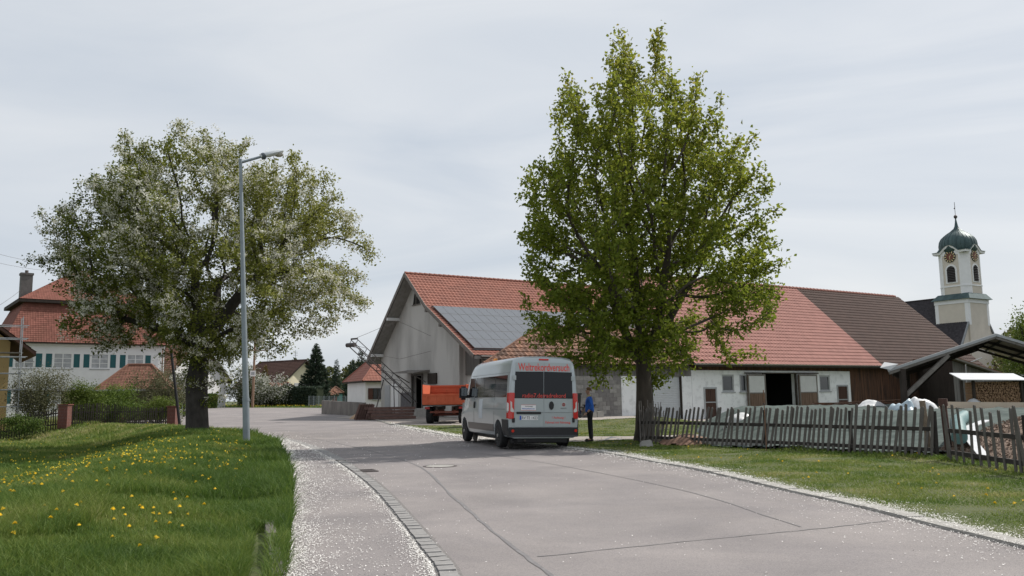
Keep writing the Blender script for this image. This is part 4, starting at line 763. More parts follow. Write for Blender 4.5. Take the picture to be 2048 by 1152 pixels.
c = at(742, 790, 84); WH = hip_house('white_cottage', 'small white cottage with red hipped roof and brown shutters left of barn', c.x + 1.3, 85.5, 6.2, 6.5, 2.75, 6.2, .2, .45, housew, redtile)
for x in (-1.9, .1): window(WH, x, .9, 1.95, .95, -3.25, darkwood, .02, 2, 1, .07)
for x in (-2.62, -1.18, -.62, .82): MB().box(x - .22, x + .22, -3.33, -3.27, .9, 1.95).build('shutter', M('brown_shutter', (.08, .035, .025), .7), WH)
MB().path([(1.5, -3.7, 2.5), (1.6, -3.4, 2.1), (2.4, -3.3, 1.9)], .05).build('downpipe', iron, WH)
c = at(560, 760, 128); GH = gab_house('brown_roofed_house', 'pale house with dark brown roof behind the hedge', c.x - .5, 131, 9.5, 8.6, 2.9, 6.35, -.62, M('pale_yellow_render', (.72, .66, .50), .9, .05, 2), browntile, .8)
MB().box(4.76, 4.80, -1.6, 2.2, .8, 3.0).build('roller_shutter', frameg, GH); MB().box(4.76, 4.80, -3.4, -2.4, 1.4, 2.6).build('window', frameg, GH)
for x, h in ((-3.6, 2.4), (3.0, 1.6)):
    a = MB().tube((x, 0, 6.2), (x, 0, 6.4 + h), .03).build('roof_antenna', iron, GH)
    for k in range(3): MB().tube((x - .5, 0, 6.1 + h - k * .25), (x + .5, 0, 6.1 + h - k * .25), .018).build('aerial_bar', iron, a)
c = at(545, 780, 116); gab_house('open_shelter', 'low open shelter with red and dark roof behind the hedge', c.x, 117, 4.6, 4, 1.9, 2.75, -.62, darkwood, redtile, .5, cat='shelter')
c = at(671, 785, 118); hip_house('green_hut', 'tiny turquoise garden hut between hedge and cottage', c.x, 118, 1.7, 1.7, 1.5, 2.2, .1, .3, M('turquoise_wood', (.12, .32, .30), .7, .1, 6), oldtile, .2, .2, .2, cat='hut')
c = at(662, 790, 116); hip_house('brown_hut', 'tiny brown wooden hut left of the turquoise hut', c.x, 117, 1.1, 1.4, 1.2, 1.7, .1, .3, M('hut_brown', (.16, .07, .045), .8, .2, 6), oldtile, .2, .2, .2, cat='hut')
# ---- church
cc = at(1931, 700, 133); CHU = thing('church', 'village church with cream tower, clock faces and green onion dome', 'church', (cc.x + 1.2, 133, .15), YAW); s5 = 5.0; cz = -.6
def octa(x0, x1, ch, z): return [(x0 + ch, x0, z), (x1 - ch, x0, z), (x1, x0 + ch, z), (x1, x1 - ch, z), (x1 - ch, x1, z), (x0 + ch, x1, z), (x0, x1 - ch, z), (x0, x0 + ch, z)]
MB().box(-.4, 5.4, -.01, 5.4, 0, 15.7).build('tower_base', cream, CHU); t = MB()
for x, y in ((-.4, -.01), (4.9, -.01), (-.4, 4.9)): t.box(x - .03, x + .55, y - .03, y + .55, 11.6, 15.7)
t.box(-.5, 5.5, -.12, 5.5, 15.1, 15.75); t.build('tower_trim', towerw, CHU); sk = octa(0, 5, 1.0, 0)
MB().add([(-.85, -.6, 15.75), (5.85, -.6, 15.75), (5.85, 5.85, 15.75), (-.85, 5.85, 15.75), (-.02, -.02, 16.7), (5.02, -.02, 16.7), (5.02, 5.02, 16.7), (-.02, 5.02, 16.7)], [(3, 2, 1, 0), (4, 5, 6, 7), (0, 1, 5, 4), (1, 2, 6, 5), (2, 3, 7, 6), (3, 0, 4, 7)]).build('skirt_roof', copper, CHU)
MB().prism(octa(0, 5, 1.0, 16.4), (0, 0, 7.0)).build('tower', cream, CHU); t = MB()
def wall_frames(m, z0, z1, off):   # white corner strips and courses, proud of the cream
    a = octa(-off, 5 + off, 1.0 + off * .4, z0)
    for i in (1, 3, 5, 7):
        p, q = Vector(a[i]), Vector(a[(i + 1) % 8])
        n = ((p + q) / 2 - Vector((2.5, 2.5, z0))).normalized(); n.z = 0; m.prism([p - n * .2, p + n * .0, q + n * .0, q - n * .2], (0, 0, z1 - z0))
    b = octa(-off, 5 + off, 1.0 + off * .4, z0)
    for i in (0, 2, 4, 6):
        p, q = Vector(b[i]), Vector(b[(i + 1) % 8]); d = (q - p).normalized(); n = Vector((d.y, -d.x, 0))
        for s, e in ((p, p + d * .2), (q - d * .2, q)): m.prism([s - n * .1, s, e, e - n * .1], (0, 0, z1 - z0))
wall_frames(t, 16.45, 23.4, .05); t.prism(octa(-.09, 5.09, 1.0, 17.85), (0, 0, .22)); t.build('tower_trim', towerw, CHU)
clockd = M('clock_dark', (.03, .022, .02), .6); clockr = M('clock_red', (.16, .055, .035), .6); gold = M('clock_gold', (.75, .60, .33), .4, .1, 5); louv = M('louvre_dark', (.05, .045, .045), .8)
for face in range(4):
    fr = link(bpy.data.objects.new('tower_face', None), CHU); fr.location = (2.5, 2.5, 0); fr.rotation_euler = (0, 0, face * math.pi / 2); yy = -2.5
    # arched cornice over the clock
    ar = [(x, yy - .02, 23.25 + 1.0 * max(0, math.cos(x / 1.55 * math.pi / 2)) if abs(x) < 1.55 else 23.25) for x in np.linspace(-2.74, 2.74, 25)]; m = MB()
    for a, b in zip(ar[:-1], ar[1:]): m.hexa([(a[0], yy - .25, a[2]), (b[0], yy - .25, b[2]), (b[0], yy + .3, b[2]), (a[0], yy + .3, a[2]), (a[0], yy - .32, a[2] + .35), (b[0], yy - .32, b[2] + .35), (b[0], yy + .3, b[2] + .35), (a[0], yy + .3, a[2] + .35)])
    m.build('cornice', towerw, fr); m = MB()
    for a, b in zip(ar[:-1], ar[1:]): m.hexa([(a[0], yy - .40, a[2] + .352), (b[0], yy - .40, b[2] + .352), (b[0], yy + 1.2, b[2] + .36), (a[0], yy + 1.2, a[2] + .36), (a[0], yy - .40, a[2] + .42), (b[0], yy - .40, b[2] + .42), (b[0], yy + 1.2, b[2] + .5), (a[0], yy + 1.2, a[2] + .5)])
    m.build('cornice_cap', copper, fr); m = MB().prism([(x, yy - .03, 23.0) for x in (-1.5, 1.5)] + [(x, yy - .03, z) for x, _, z in ar[::-1] if abs(x) < 1.55], (0, .2, 0)); m.build('clock_field', towerw, fr)
    cl = MB().lathe([(.95, 0), (.95, .05)], 32, (0, yy - .10, 22.75), 'y').build('clock_face', clockd, fr); MB().lathe([(.55, 0), (.55, .02)], 28, (0, yy - .115, 22.75), 'y').build('clock_centre', clockr, cl)
    for h in range(12):
        a = h * math.pi / 6; c, s = math.cos(a), math.sin(a); MB().prism([(c * r + s * w, yy - .125, 22.75 + s * r - c * w) for r, w in ((.60, .05), (.88, .085), (.88, -.085), (.60, -.05))], (0, .02, 0)).build('hour_mark', gold, cl)
    for a, L, w in ((math.radians(52), .55, .07), (math.radians(-88), .82, .05)): c, s = math.cos(a), math.sin(a); MB().prism([(-s * w - c * .1, yy - .15, 22.75 + c * w - s * .1), (c * L, yy - .15, 22.75 + s * L), (s * w - c * .1, yy - .15, 22.75 - c * w - s * .1)], (0, .02, 0)).build('clock_hand', gold, cl)
    ar2 = lambda w, z0, z1, yv: [(-w, yv, z0), (w, yv, z0)] + [(w * math.cos(t), yv, z1 + w * math.sin(t)) for t in np.linspace(0, math.pi, 11)]
    wd = MB().prism(ar2(.95, 18.45, 20.55, yy - .07), (0, .08, 0)).build('window_surround', towerw, fr); MB().prism(ar2(.68, 18.62, 20.55, yy - .08), (0, .012, 0)).build('belfry_opening', void, wd)
    for k in range(9): 
        z = 18.68 + k * .27; hw = .66 if z < 20.5 else math.sqrt(max(.02, .68 ** 2 - (z + .1 - 20.55) ** 2)); MB().hexa([(-hw, yy - .17, z), (hw, yy - .17, z), (hw, yy - .085, z + .12), (-hw, yy - .085, z + .12), (-hw, yy - .17, z + .03), (hw, yy - .17, z + .03), (hw, yy - .085, z + .16), (-hw, yy - .085, z + .16)]).build('louvre', louv, wd)
for fr in [c for c in CHU.children if c.name.startswith('tower_face')]:
    for c in list(fr.children): c.parent = CHU; c.matrix_basis = fr.matrix_basis @ c.matrix_basis
    bpy.data.objects.remove(fr)
prof_ = [(2.6, 23.4), (2.78, 24.1), (2.82, 24.8), (2.72, 25.4), (2.42, 25.95), (1.95, 26.4), (1.5, 26.75), (.95, 27.1), (.5, 27.5), (.28, 27.95), (.17, 28.6), (.09, 29.3)]
dm = MB().lathe(prof_, 40, (2.5, 2.5, 0)).build('dome', copper, CHU, 'all'); rb = MB()
for k in range(28):
    a = 2 * math.pi * k / 28; rb.path([(2.5 + (r + .01) * math.cos(a), 2.5 + (r + .01) * math.sin(a), z) for r, z in prof_[:9]], .035, 4)
rb.build('seam', copper, dm, kind='stuff'); MB().lathe([(.02, 29.2), (.22, 29.35), (.3, 29.55), (.22, 29.75), (.02, 29.9)], 14, (2.5, 2.5, 0)).build('ball', iron, CHU, 'all')
MB().tube((2.5, 2.5, 29.8), (2.5, 2.5, 32.0), .04).tube((1.9, 2.1, 31.1), (3.1, 2.9, 31.1), .035).lathe([(.02, 30.98), (.14, 31.1), (.02, 31.22)], 8, (3.15, 2.93, 0)).build('cross', iron, CHU)
NR = 16.3; nx = 2.5; hwN = 8.2; kN = 1.5; NZ = lambda d: NR - kN * d
MB().prism([(nx - hwN, .25, cz), (nx + hwN, .25, cz), (nx + hwN, .25, NZ(hwN)), (nx, .25, NR), (nx - hwN, .25, NZ(hwN))], (0, 24, 0)).build('nave_wall', cream, CHU); ln = math.hypot(hwN + .4, kN * (hwN + .4))
tiles('nave_roof', (nx - hwN - .4, 24.6, NZ(hwN + .4) + .15), (0, -1, 0), (1, 0, kN), 24.5, ln, .3, .35, darktile, CHU, .01, .02); tiles('nave_roof', (nx + hwN + .4, .1, NZ(hwN + .4) + .15), (0, 1, 0), (-1, 0, kN), 24.5, ln, .3, .35, darktile, CHU, .01, .02)
v = MB()
for s in (-1, 1): v.beam((nx + s * (hwN + .4), .12, NZ(hwN + .4) + .05), (nx + s * 2.9, .12, NZ(2.9) + .05), .24, .22)
v.build('verge', M('verge_grey', (.25, .26, .27), .7), CHU); MB().tube((nx, 5.4, NR + .22), (nx, 24.6, NR + .22), .13).build('ridge_tile', darktile, CHU)
# sacristy in front
sx0, sx1 = 5.2, 9.6; SQ = MB().prism([(sx0, -5.5, cz), (sx1, -5.5, cz), (sx1, -5.5, 4.4), ((sx0 + sx1) / 2, -5.5, 8.1), (sx0, -5.5, 4.4)], (0, 5.4, 0)).build('sacristy_wall', cream, CHU); mx_ = (sx0 + sx1) / 2; sl2 = math.hypot(2.6, 4.37)
tiles('sacristy_roof', (mx_ - 2.6, .2, 3.95), (0, -1, 0), (2.6, 0, 4.37), 5.9, sl2, .3, .35, browntile, CHU, .01, .02); tiles('sacristy_roof', (mx_ + 2.6, -5.7, 3.95), (0, 1, 0), (-2.6, 0, 4.37), 5.9, sl2, .3, .35, browntile, CHU, .01, .02)
# ================================================================== MINIBUS
def build_van():
    paint = M('van_paint', (.40, .44, .455), .32, .03, 2, metal=.35, coat=.6); black = M('van_plastic', (.022, .022, .024), .55, .15, 20); vglass = M('van_glass', (.010, .011, .014), .04, .1, 1, spec=.38); rub = M('tyre', (.018, .018, .019), .8, .2, 20); alu = M('wheel_rim', (.38, .39, .40), .35, .1, 10, metal=.7); redl = M('tail_lamp_red', (.55, .02, .015), .15, .1, 30, coat=.8); clearl = M('lamp_clear', (.62, .60, .58), .15, .08, 30, coat=.8); orange = M('beacon_orange', (.85, .28, .02), .2, .1, 10, coat=.5); redt = M('lettering_red', (.72, .075, .06), .5, .04, 5); whites = M('sticker_white', (.78, .78, .77), .5, .03, 5); blacks = M('print_black', (.02, .02, .022), .5); blue = M('plate_blue', (.02, .08, .42), .5)
    th = math.radians(16.7); hd_ = Vector((-math.sin(th), math.cos(th), 0)); lv = Vector((-math.cos(th), -math.sin(th), 0)); root = thing('minibus', 'silver high-roof minibus with red lettering on its rear doors', 'van', (.795, 23.43, .0))
    # local axes: x forward, y left; tilted a little to its right by the road's camber
    R = Matrix((hd_, lv, Vector((0, 0, 1)))).transposed(); root.rotation_euler = (R @ Matrix.Rotation(math.radians(1.2), 3, 'X')).to_euler(); root.location = Vector((.795, 23.43, .012))
    PR = [(.86, .30), (.95, .34), (1.0, .5), (1.015, .8), (1.02, 1.05), (1.005, 1.28), (.99, 1.38), (.972, 1.75), (.95, 2.04), (.938, 2.07), (.91, 2.28), (.87, 2.40), (.79, 2.475), (.55, 2.515), (0, 2.535)]
    pz = [p[1] for p in PR]; py = [p[0] for p in PR]
    def side(z): return float(np.interp(z, pz[:12], py[:12]))
    ST = [(0., 2.44, .975), (.03, 2.49, .99), (.10, 2.525, 1), (1.2, 2.535, 1), (2.6, 2.54, 1), (3.7, 2.535, 1), (4.2, 2.50, 1), (4.45, 2.42, 1), (4.65, 2.28, 1), (4.85, 2.06, 1), (5.05, 1.83, 1), (5.25, 1.60, .995), (5.42, 1.40, .985), (5.6, 1.26, .965), (5.78, 1.12, .93), (5.9, .98, .88), (5.97, .78, .82), (5.99, .55, .78)]
    vs = []; fs = []; nP = len(PR); ring = nP * 2 - 1
    for x, zt, wd in ST:
        row = []
        for y, z in PR:
            zz = z if z <= .8 else .8 + (z - .8) * (zt - .8) / (2.535 - .8)
            if zt < .95: zz = min(.30 + (z - .30) * (zt - .30) / (2.535 - .30) * 1.0, zt)
            row.append((x, y * wd, zz))
        row = row + [(x, -p[1], p[2]) for p in row[-2::-1]]; vs += row
    for i in range(len(ST) - 1):
        for j in range(ring): a = i * ring; k = (j + 1) % ring; fs.append((a + j, a + k, a + ring + k, a + ring + j))
    fs += [tuple(range(ring)), tuple(range((len(ST) - 1) * ring, len(ST) * ring))[::-1]]
    mb = MB().add(vs, fs); body = mb.build('body', paint, root, True)
    RW, FW, wr = 1.0, 5.035, .345
    for xc in (RW, FW):   # cut the wheel arches out of the shell
        for s in (-1, 1):
            c = MB().lathe([(.425, 0), (.425, .42)], 28, (xc, s * .86 - (.05 if s > 0 else .37), .36), 'y').build('cut', black, root); md = body.modifiers.new('b', 'BOOLEAN'); md.object = c; md.operation = 'DIFFERENCE'; md.solver = 'EXACT'
            bpy.context.view_layer.update(); dg = bpy.context.evaluated_depsgraph_get(); me = bpy.data.meshes.new_from_object(body.evaluated_get(dg)); body.modifiers.clear(); body.data = me; bpy.data.objects.remove(c)
    body.data.materials.clear(); body.data.materials.append(paint); body.data.shade_smooth(); body.data.set_sharp_from_angle(angle=math.radians(35))
    for xc in (RW, FW):
        for s in (-1, 1):
            w = link(bpy.data.objects.new('wheel', None), root); w.location = (xc, s * .90, wr); o = -1 if s > 0 else 1
            MB().lathe([(.20, -.10), (.31, -.11), (.34, -.08), (.345, 0), (.34, .08), (.31, .11), (.20, .10)], 36, axis='y').build('tyre', rub, w, True)
            MB().lathe([(.215, -.09), (.215, .09)], 30, axis='y').build('rim', black, w); f = MB(); yo = s * .095
            f.lathe([(.205, yo - .012), (.205, yo + .004)], 30, axis='y')
            f.build('hub_cap', alu, w, True); q = MB()
            for k in range(8):
                a = 2 * math.pi * k / 8; c_, s_ = math.cos(a), math.sin(a); q.prism([(c_ * .09 - s_ * .03, yo + s * .008, s_ * .09 + c_ * .03), (c_ * .175 - s_ * .035, yo + s * .008, s_ * .175 + c_ * .035), (c_ * .175 + s_ * .035, yo + s * .008, s_ * .175 - c_ * .035), (c_ * .09 + s_ * .03, yo + s * .008, s_ * .09 - c_ * .03)], (0, s * .004, 0))
            q.build('hub_slot', black, w); MB().lathe([(.05, min(yo, yo + s * .03)), (.05, max(yo, yo + s * .03))], 16, axis='y').build('hub', alu, w)
            MB().lathe([(.40, -.16), (.40, -.15)], 24, (xc, s * .8, wr + .02), 'y').build('arch_liner', black, root)
    # patches that follow the side's curve
    def patch(name, pts, mat, off=.006, th_=.006, s=1, par=None, nz=7, nx=2):
        """pts: four (x,z) corners: rear bottom, front bottom, front top, rear top"""
        (ax, az), (bx, bz_), (cx, cz_), (dx, dz_) = pts; V = []; F = []
        for k in range(nz + 1):
            t = k / nz
            for i in range(nx + 1):
                u = i / nx; x = (ax * (1 - u) + bx * u) * (1 - t) + (dx * (1 - u) + cx * u) * t; z = (az * (1 - u) + bz_ * u) * (1 - t) + (dz_ * (1 - u) + cz_ * u) * t; V.append((x, s * (side(z) + off), z))
        for k in range(nz):
            for i in range(nx): a = k * (nx + 1) + i; F.append((a, a + 1, a + nx + 2, a + nx + 1))
        n = len(V); V += [(p[0], p[1] - s * (off + .004), p[2]) for p in V]; E = [(i, i + 1) for i in range(nx)] + [(nz * (nx + 1) + i + 1, nz * (nx + 1) + i) for i in range(nx)] + [((k + 1) * (nx + 1), k * (nx + 1)) for k in range(nz)] + [(k * (nx + 1) + nx, (k + 1) * (nx + 1) + nx) for k in range(nz)]
        F += [(b, a, a + n, b + n) for a, b in E]; return MB().add(V, F).build(name, mat, par or root, True)
    for s in (1, -1):
        for a, b in ((.24, 1.42), (1.45, 2.62), (2.65, 3.72)): patch('side_window', [(a, 1.40), (b, 1.40), (b, 2.0), (a, 2.0)], vglass, s=s)
        patch('door_window', [(3.82, 1.42), (4.62, 1.40), (4.40, 2.0), (3.82, 2.0)], vglass, s=s)
        for x in (1.435, 3.77): patch('door_gap', [(x - .006, .5), (x + .006, .5), (x + .006, 2.06), (x - .006, 2.06)], blacks, .003, s=s)
        patch('roof_seam', [(.12, 2.062), (4.3, 2.062), (4.3, 2.075), (.12, 2.075)], M('van_seam', (.20, .22, .23), .5), .004, s=s, nz=1, nx=8)
        patch('slide_rail', [(.3, 1.06), (2.6, 1.06), (2.6, 1.085), (.3, 1.085)], M('van_seam', (0, 0, 0)), .005, s=s, nz=1)
        patch('side_moulding', [(1.5, .44), (4.5, .44), (4.5, .64), (1.5, .64)], M('moulding_brown', (.075, .066, .062), .35, .1, 10), .014, s=s, nz=3)
        patch('corner_moulding', [(.03, .36), (.56, .36), (.60, .80), (.03, .80)], black, .012, s=s, nz=4)
        patch('white_sticker', [(2.75, .78), (3.15, .78), (3.15, 1.36), (2.75, 1.36)], M('sticker_pale', (.52, .56, .60), .4), .0065, s=s)
        patch('door_handle', [(3.62, 1.08), (3.74, 1.08), (3.74, 1.28), (3.62, 1.28)], black, .03, s=s, nz=2)
        mr = MB().box(4.52, 4.70, s * 1.03 if s > 0 else -1.29, 1.29 if s > 0 else -1.03, 1.33, 1.76).build('mirror', black, root, True, .06); MB().box(4.505, 4.518, (1.07 if s > 0 else -1.25), (1.25 if s > 0 else -1.07), 1.46, 1.72).build('mirror_glass', M('mirror_glass', (.25, .28, .30), .05, .05, 1, metal=.9), mr); MB().beam((4.62, s * .96, 1.44), (4.62, s * 1.06, 1.44), .1, .1).build('mirror_arm', black, mr)
    # windscreen, bonnet trim and head lamps
    MB().add([(4.58, .78, 2.36), (4.58, -.78, 2.36), (5.36, -.9, 1.50), (5.36, .9, 1.50)], [(0, 1, 2, 3)]).build('windscreen', vglass, root)
    for s in (1, -1): MB().hexa([(5.62, s * .70, .92), (5.92, s * .66, .92), (5.9, s * .86, .92), (5.55, s * .97, .92), (5.50, s * .74, 1.22), (5.74, s * .70, 1.14), (5.70, s * .88, 1.14), (5.42, s * .985, 1.24)]).build('headlight', clearl, root, True)
    MB().box(5.9, 6.03, -.86, .86, .32, .62).build('front_bumper', black, root, True, .05)
    # rear: two doors with glass, lamps, bumper
    X = -.012
    for s, nm in ((1, 'rear_door'), (-1, 'rear_door')):
        yb, yt = .845, .805; d = MB().prism([(X, s * .006, .60), (X, s * yb, .60), (X, s * (yb - .0), 1.30), (X, s * yt, 2.34), (X, s * .006, 2.36)], (.02, 0, 0)).build(nm, paint, root, True, .006)
        MB().prism([(X - .008, s * .009, 1.37), (X - .008, s * .838, 1.37), (X - .008, s * .815, 2.09), (X - .008, s * .009, 2.10)], (.0075, 0, 0)).build('rear_window', vglass, d)
        for z in (.72, 1.86): MB().box(X - .025, X + .02, s * (yb - (.02 if z < 1 else .05)) if s > 0 else s * (yb + .05), s * (yb + .05) if s > 0 else s * (yb - (.02 if z < 1 else .05)), z, z + .13).build('hinge', paint if z > 1 else black, d, True, .008)
        MB().prism([(X - .004, s * .02, .985), (X - .004, s * .82, .985), (X - .012, s * .82, 1.0), (X - .012, s * .02, 1.0)], (.004, 0, .0)).build('door_crease', paint, d)
        # lamps wrap round the corner
        pl = [(-.045, s * .855), (-.045, s * .955), (.0, s * 1.01), (.14, s * 1.028), (.14, s * .93), (.03, s * .86)]; lm = MB().prism([(x, y, .82) for x, y in pl], (0, -s * .02, .70)).build('tail_light', redl, root, True, .012); lens = [(-.052, s * .862), (-.052, s * .95), (-.01, s * 1.012), (.06, s * 1.026), (.06, s * .94), (-.03, s * .865)]
        MB().prism([(-.050, s * .90, 1.0), (-.050, s * .955, 1.02), (-.050, s * .955, 1.3), (-.050, s * .915, 1.26), (-.050, s * .91, 1.12), (-.050, s * .86, 1.06), (-.050, s * .86, 1.0)], (.02, 0, 0)).build('reverse_lens', clearl, lm); MB().prism([(-.02, s * .995, 1.03), (.05, s * 1.022, 1.03), (.05, s * 1.02, 1.26), (-.02, s * .995, 1.22)], (0, s * .012, 0)).build('reverse_lens', clearl, lm)
        MB().lathe([(.04, 0), (.04, .02)], 14, (-.095, s * .90, .50), 'x').build('reflector', redl, root)
    bp = [(.0, 1.0), (-.06, .985), (-.085, .93), (-.09, 0)]; bp = bp + [(x, -y) for x, y in bp[-2::-1]]; bpi = [(.22, -1.0), (.22, 1.0)]
    MB().prism([(x, y, .34) for x, y in bp + bpi], (0, 0, .25)).build('rear_bumper', black, root, True, .02); MB().prism([(x * 1.12 - .005, y * .985, .335) for x, y in bp] + [(.1, -.97, .335), (.1, .97, .335)], (0, 0, .05)).build('bumper_lip', M('bumper_grey', (.06, .064, .07), .5), root, True, .012)
    MB().box(.1, 5.6, -.7, .7, .2, .3).box(.3, .5, -.8, .8, .16, .26).box(.9, 1.1, -.75, .75, .26, .40).build('underbody', black, root); MB().path([(.9, .45, .27), (.25, .5, .25), (.02, .52, .24)], .03).build('exhaust', iron, root)
    MB().box(-.02, .03, -.14, .14, 2.405, 2.455).build('brake_light', redl, root, True, .008)
    MB().box(X - .03, X - .002, .08, .78, .945, 1.01).build('plate_lamp_bar', black, root, True, .01)
    pl = MB().box(X - .012, X - .001, .17, .69, .79, .905).build('number_plate', whites, root); MB().box(X - .0135, X - .0125, .64, .688, .793, .902).build('country_band', blue, pl)
    rot = (math.pi / 2, 0, -math.pi / 2)
    tx = lambda nm, b, w, h, mt, par, y, z, x=X - .003, bold=0.: text_mesh(nm, b, w, h, mt, par, (x, y, z), rot, bold)
    tx('plate_lettering', 'RV·TE 1423', .44, .078, blacks, pl, .405, .847, X - .0135)
    tx('lettering', 'Weltrekordversuch', 1.48, .205, redt, root, -.005, 2.22, bold=.012); tx('lettering', 'radio7.de/radrekord', 1.24, .115, redt, root, -.01, 1.45, X - .0105)
    sg = MB().box(X - .006, X - .001, .23, .65, 1.05, 1.19).build('warning_sign', whites, root); MB().box(X - .0065, X - .0055, .225, .655, 1.19, 1.197).box(X - .0065, X - .0055, .225, .655, 1.043, 1.05).build('sign_border', redt, sg); tx('sign_lettering', 'Achtung', .21, .04, blacks, sg, .43, 1.155, X - .0075, .01); tx('sign_lettering', 'Filmaufnahmen', .36, .036, blue, sg, .44, 1.093, X - .0075, .01)
    tx('lettering', '! Achtung !', .38, .08, redt, root, -.43, .845, bold=.008); tx('lettering', 'Fahrrad vor Fahrzeug', .72, .085, redt, root, -.41, .715, bold=.008)
    MB().prism([(X - .022, -.22 + .07 * math.cos(t), 1.18 + (.115 if math.sin(t) > 0 else .115) * math.sin(t)) for t in np.linspace(0, 2 * math.pi, 17)[:-1]], (.02, 0, 0)).build('door_handle', black, root, True, .006)
    e = MB().lathe([(.062, 0), (.062, .006)], 24, (X - .008, -.575, 1.205), 'x').build('emblem', M('emblem_chrome', (.6, .6, .6), .2, .05, 5, metal=.8), root); MB().lathe([(.048, 0), (.048, .003)], 24, (X - .011, -.575, 1.205), 'x').build('emblem_field', M('emblem_red', (.25, .03, .03), .4), e); tx('emblem_lettering', 'FIAT', .06, .03, M('emblem_chrome', (0, 0, 0)), e, -.575, 1.205, X - .012); tx('model_lettering', 'DUCATO', .17, .025, blacks, root, -.575, 1.105)
    b = MB().lathe([(.07, 0), (.075, .03), (.068, .09), (.04, .12), (.01, .125)], 18, (3.95, .28, 2.525)).build('beacon', orange, root, True); MB().lathe([(.085, -.02), (.085, .0)], 18, (3.95, .28, 2.525)).build('beacon_base', black, b)
    MB().path([(3.6, .3, 2.53), (3.3, .3, 2.9)], .004, 5).build('antenna', black, root)
build_van()
# ================================================================== TRAILER
def build_trailer():
    ora = M('trailer_orange', (.52, .10, .045), .6, .18, 3, .15, 20, col2=(.62, .15, .07)); chas = M('trailer_chassis', (.05, .035, .03), .8, .3, 8); rust = M('trailer_red', (.16, .05, .035), .8, .3, 8); rub = M('tyre', (0, 0, 0))
    Y0 = 48.0; a = at(845, 800, Y0); root = thing('tipping_trailer', 'orange farm tipping trailer parked in front of the grey barn', 'trailer', (a.x + 1.22, Y0, tz(a.x, Y0)), -.04); W2 = 1.22; L = 4.0
    MB().box(-W2, W2, 0, L, 1.02, 1.12).build('floor', chas, root)
    def board(name, x0, x1, y0, y1, z0, z1, ribs, ax):
        o = MB().box(x0, x1, y0, y1, z0, z1).build(name, ora, root, False, .008); r = MB()
        for k in range(ribs):
            t = (k + .5) / ribs
            if ax == 'x': c = x0 + (x1 - x0) * t; r.box(c - .04, c + .04, y0 - .035, y0 - .001, z0 + .03, z1 - .03)
            else: c = y0 + (y1 - y0) * t; xx = (x0 - .035, x0 - .001) if x0 < 0 else (x1 + .001, x1 + .035); r.box(*xx, c - .04, c + .04, z0 + .03, z1 - .03)
        if ax == 'x': r.box(x0, x1, y0 - .045, y0 - .036, z1 - .10, z1 - .02).box(x0, x1, y0 - .045, y0 - .036, z0 + .1, z0 + .16)
        r.build('rib', ora, o); return o
    board('tailgate', -W2, W2, -.05, 0, 1.08, 1.68, 5, 'x'); board('headboard', -W2, W2, L, L + .05, 1.12, 1.68, 5, 'x')
    for s in (-1, 1): board('side_board', s * W2 - .025, s * W2 + .025, 0.003, L - .003, 1.12, 1.68, 8, 'y'); board('upper_side_board', s * W2 - .02, s * W2 + .02, .003, L - .003, 1.69, 2.2, 8, 'y')
    board('upper_headboard', -W2, W2, L - .9, L - .86, 1.69, 2.2, 4, 'x')
    for s in (-1, 1): MB().beam((s * .45, .1, .88), (s * .45, L, .88), .1, .2).build('frame_rail', chas, root)
    for y in (.9, 3.1):
        MB().tube((-.85, y, .50), (.85, y, .50), .06).build('axle', rust, root); MB().box(-.6, -.4, y - .4, y + .4, .55, .78).box(.4, .6, y - .4, y + .4, .55, .78).build('leaf_spring', rust, root)
        for s in (-1, 1):
            w = MB().lathe([(.22, -.16), (.42, -.19), (.48, -.14), (.49, 0), (.48, .14), (.42, .19), (.22, .16)], 28, (s * .92, y, .49), 'x').build('wheel', rub, root, True); MB().lathe([(.23, -.1), (.23, .1)], 20, (s * .92, y, .49), 'x').build('rim', rust, w)
    MB().beam((-.2, -.02, .75), (-.2, -.02, .3), .1, .1).box(-.8, .8, -.02, .04, .62, .72).build('rear_frame', rust, root); MB().beam((0, L, .7), (0, L + 1.6, .55), .1, .1).build('drawbar', chas, root)
    for s in (-1, 1): MB().box(s * .95 - .13, s * .95 + .13, -.06, -.02, .84, .96).build('tail_light', M('trailer_lamp', (.3, .02, .02), .3), root)
build_trailer()
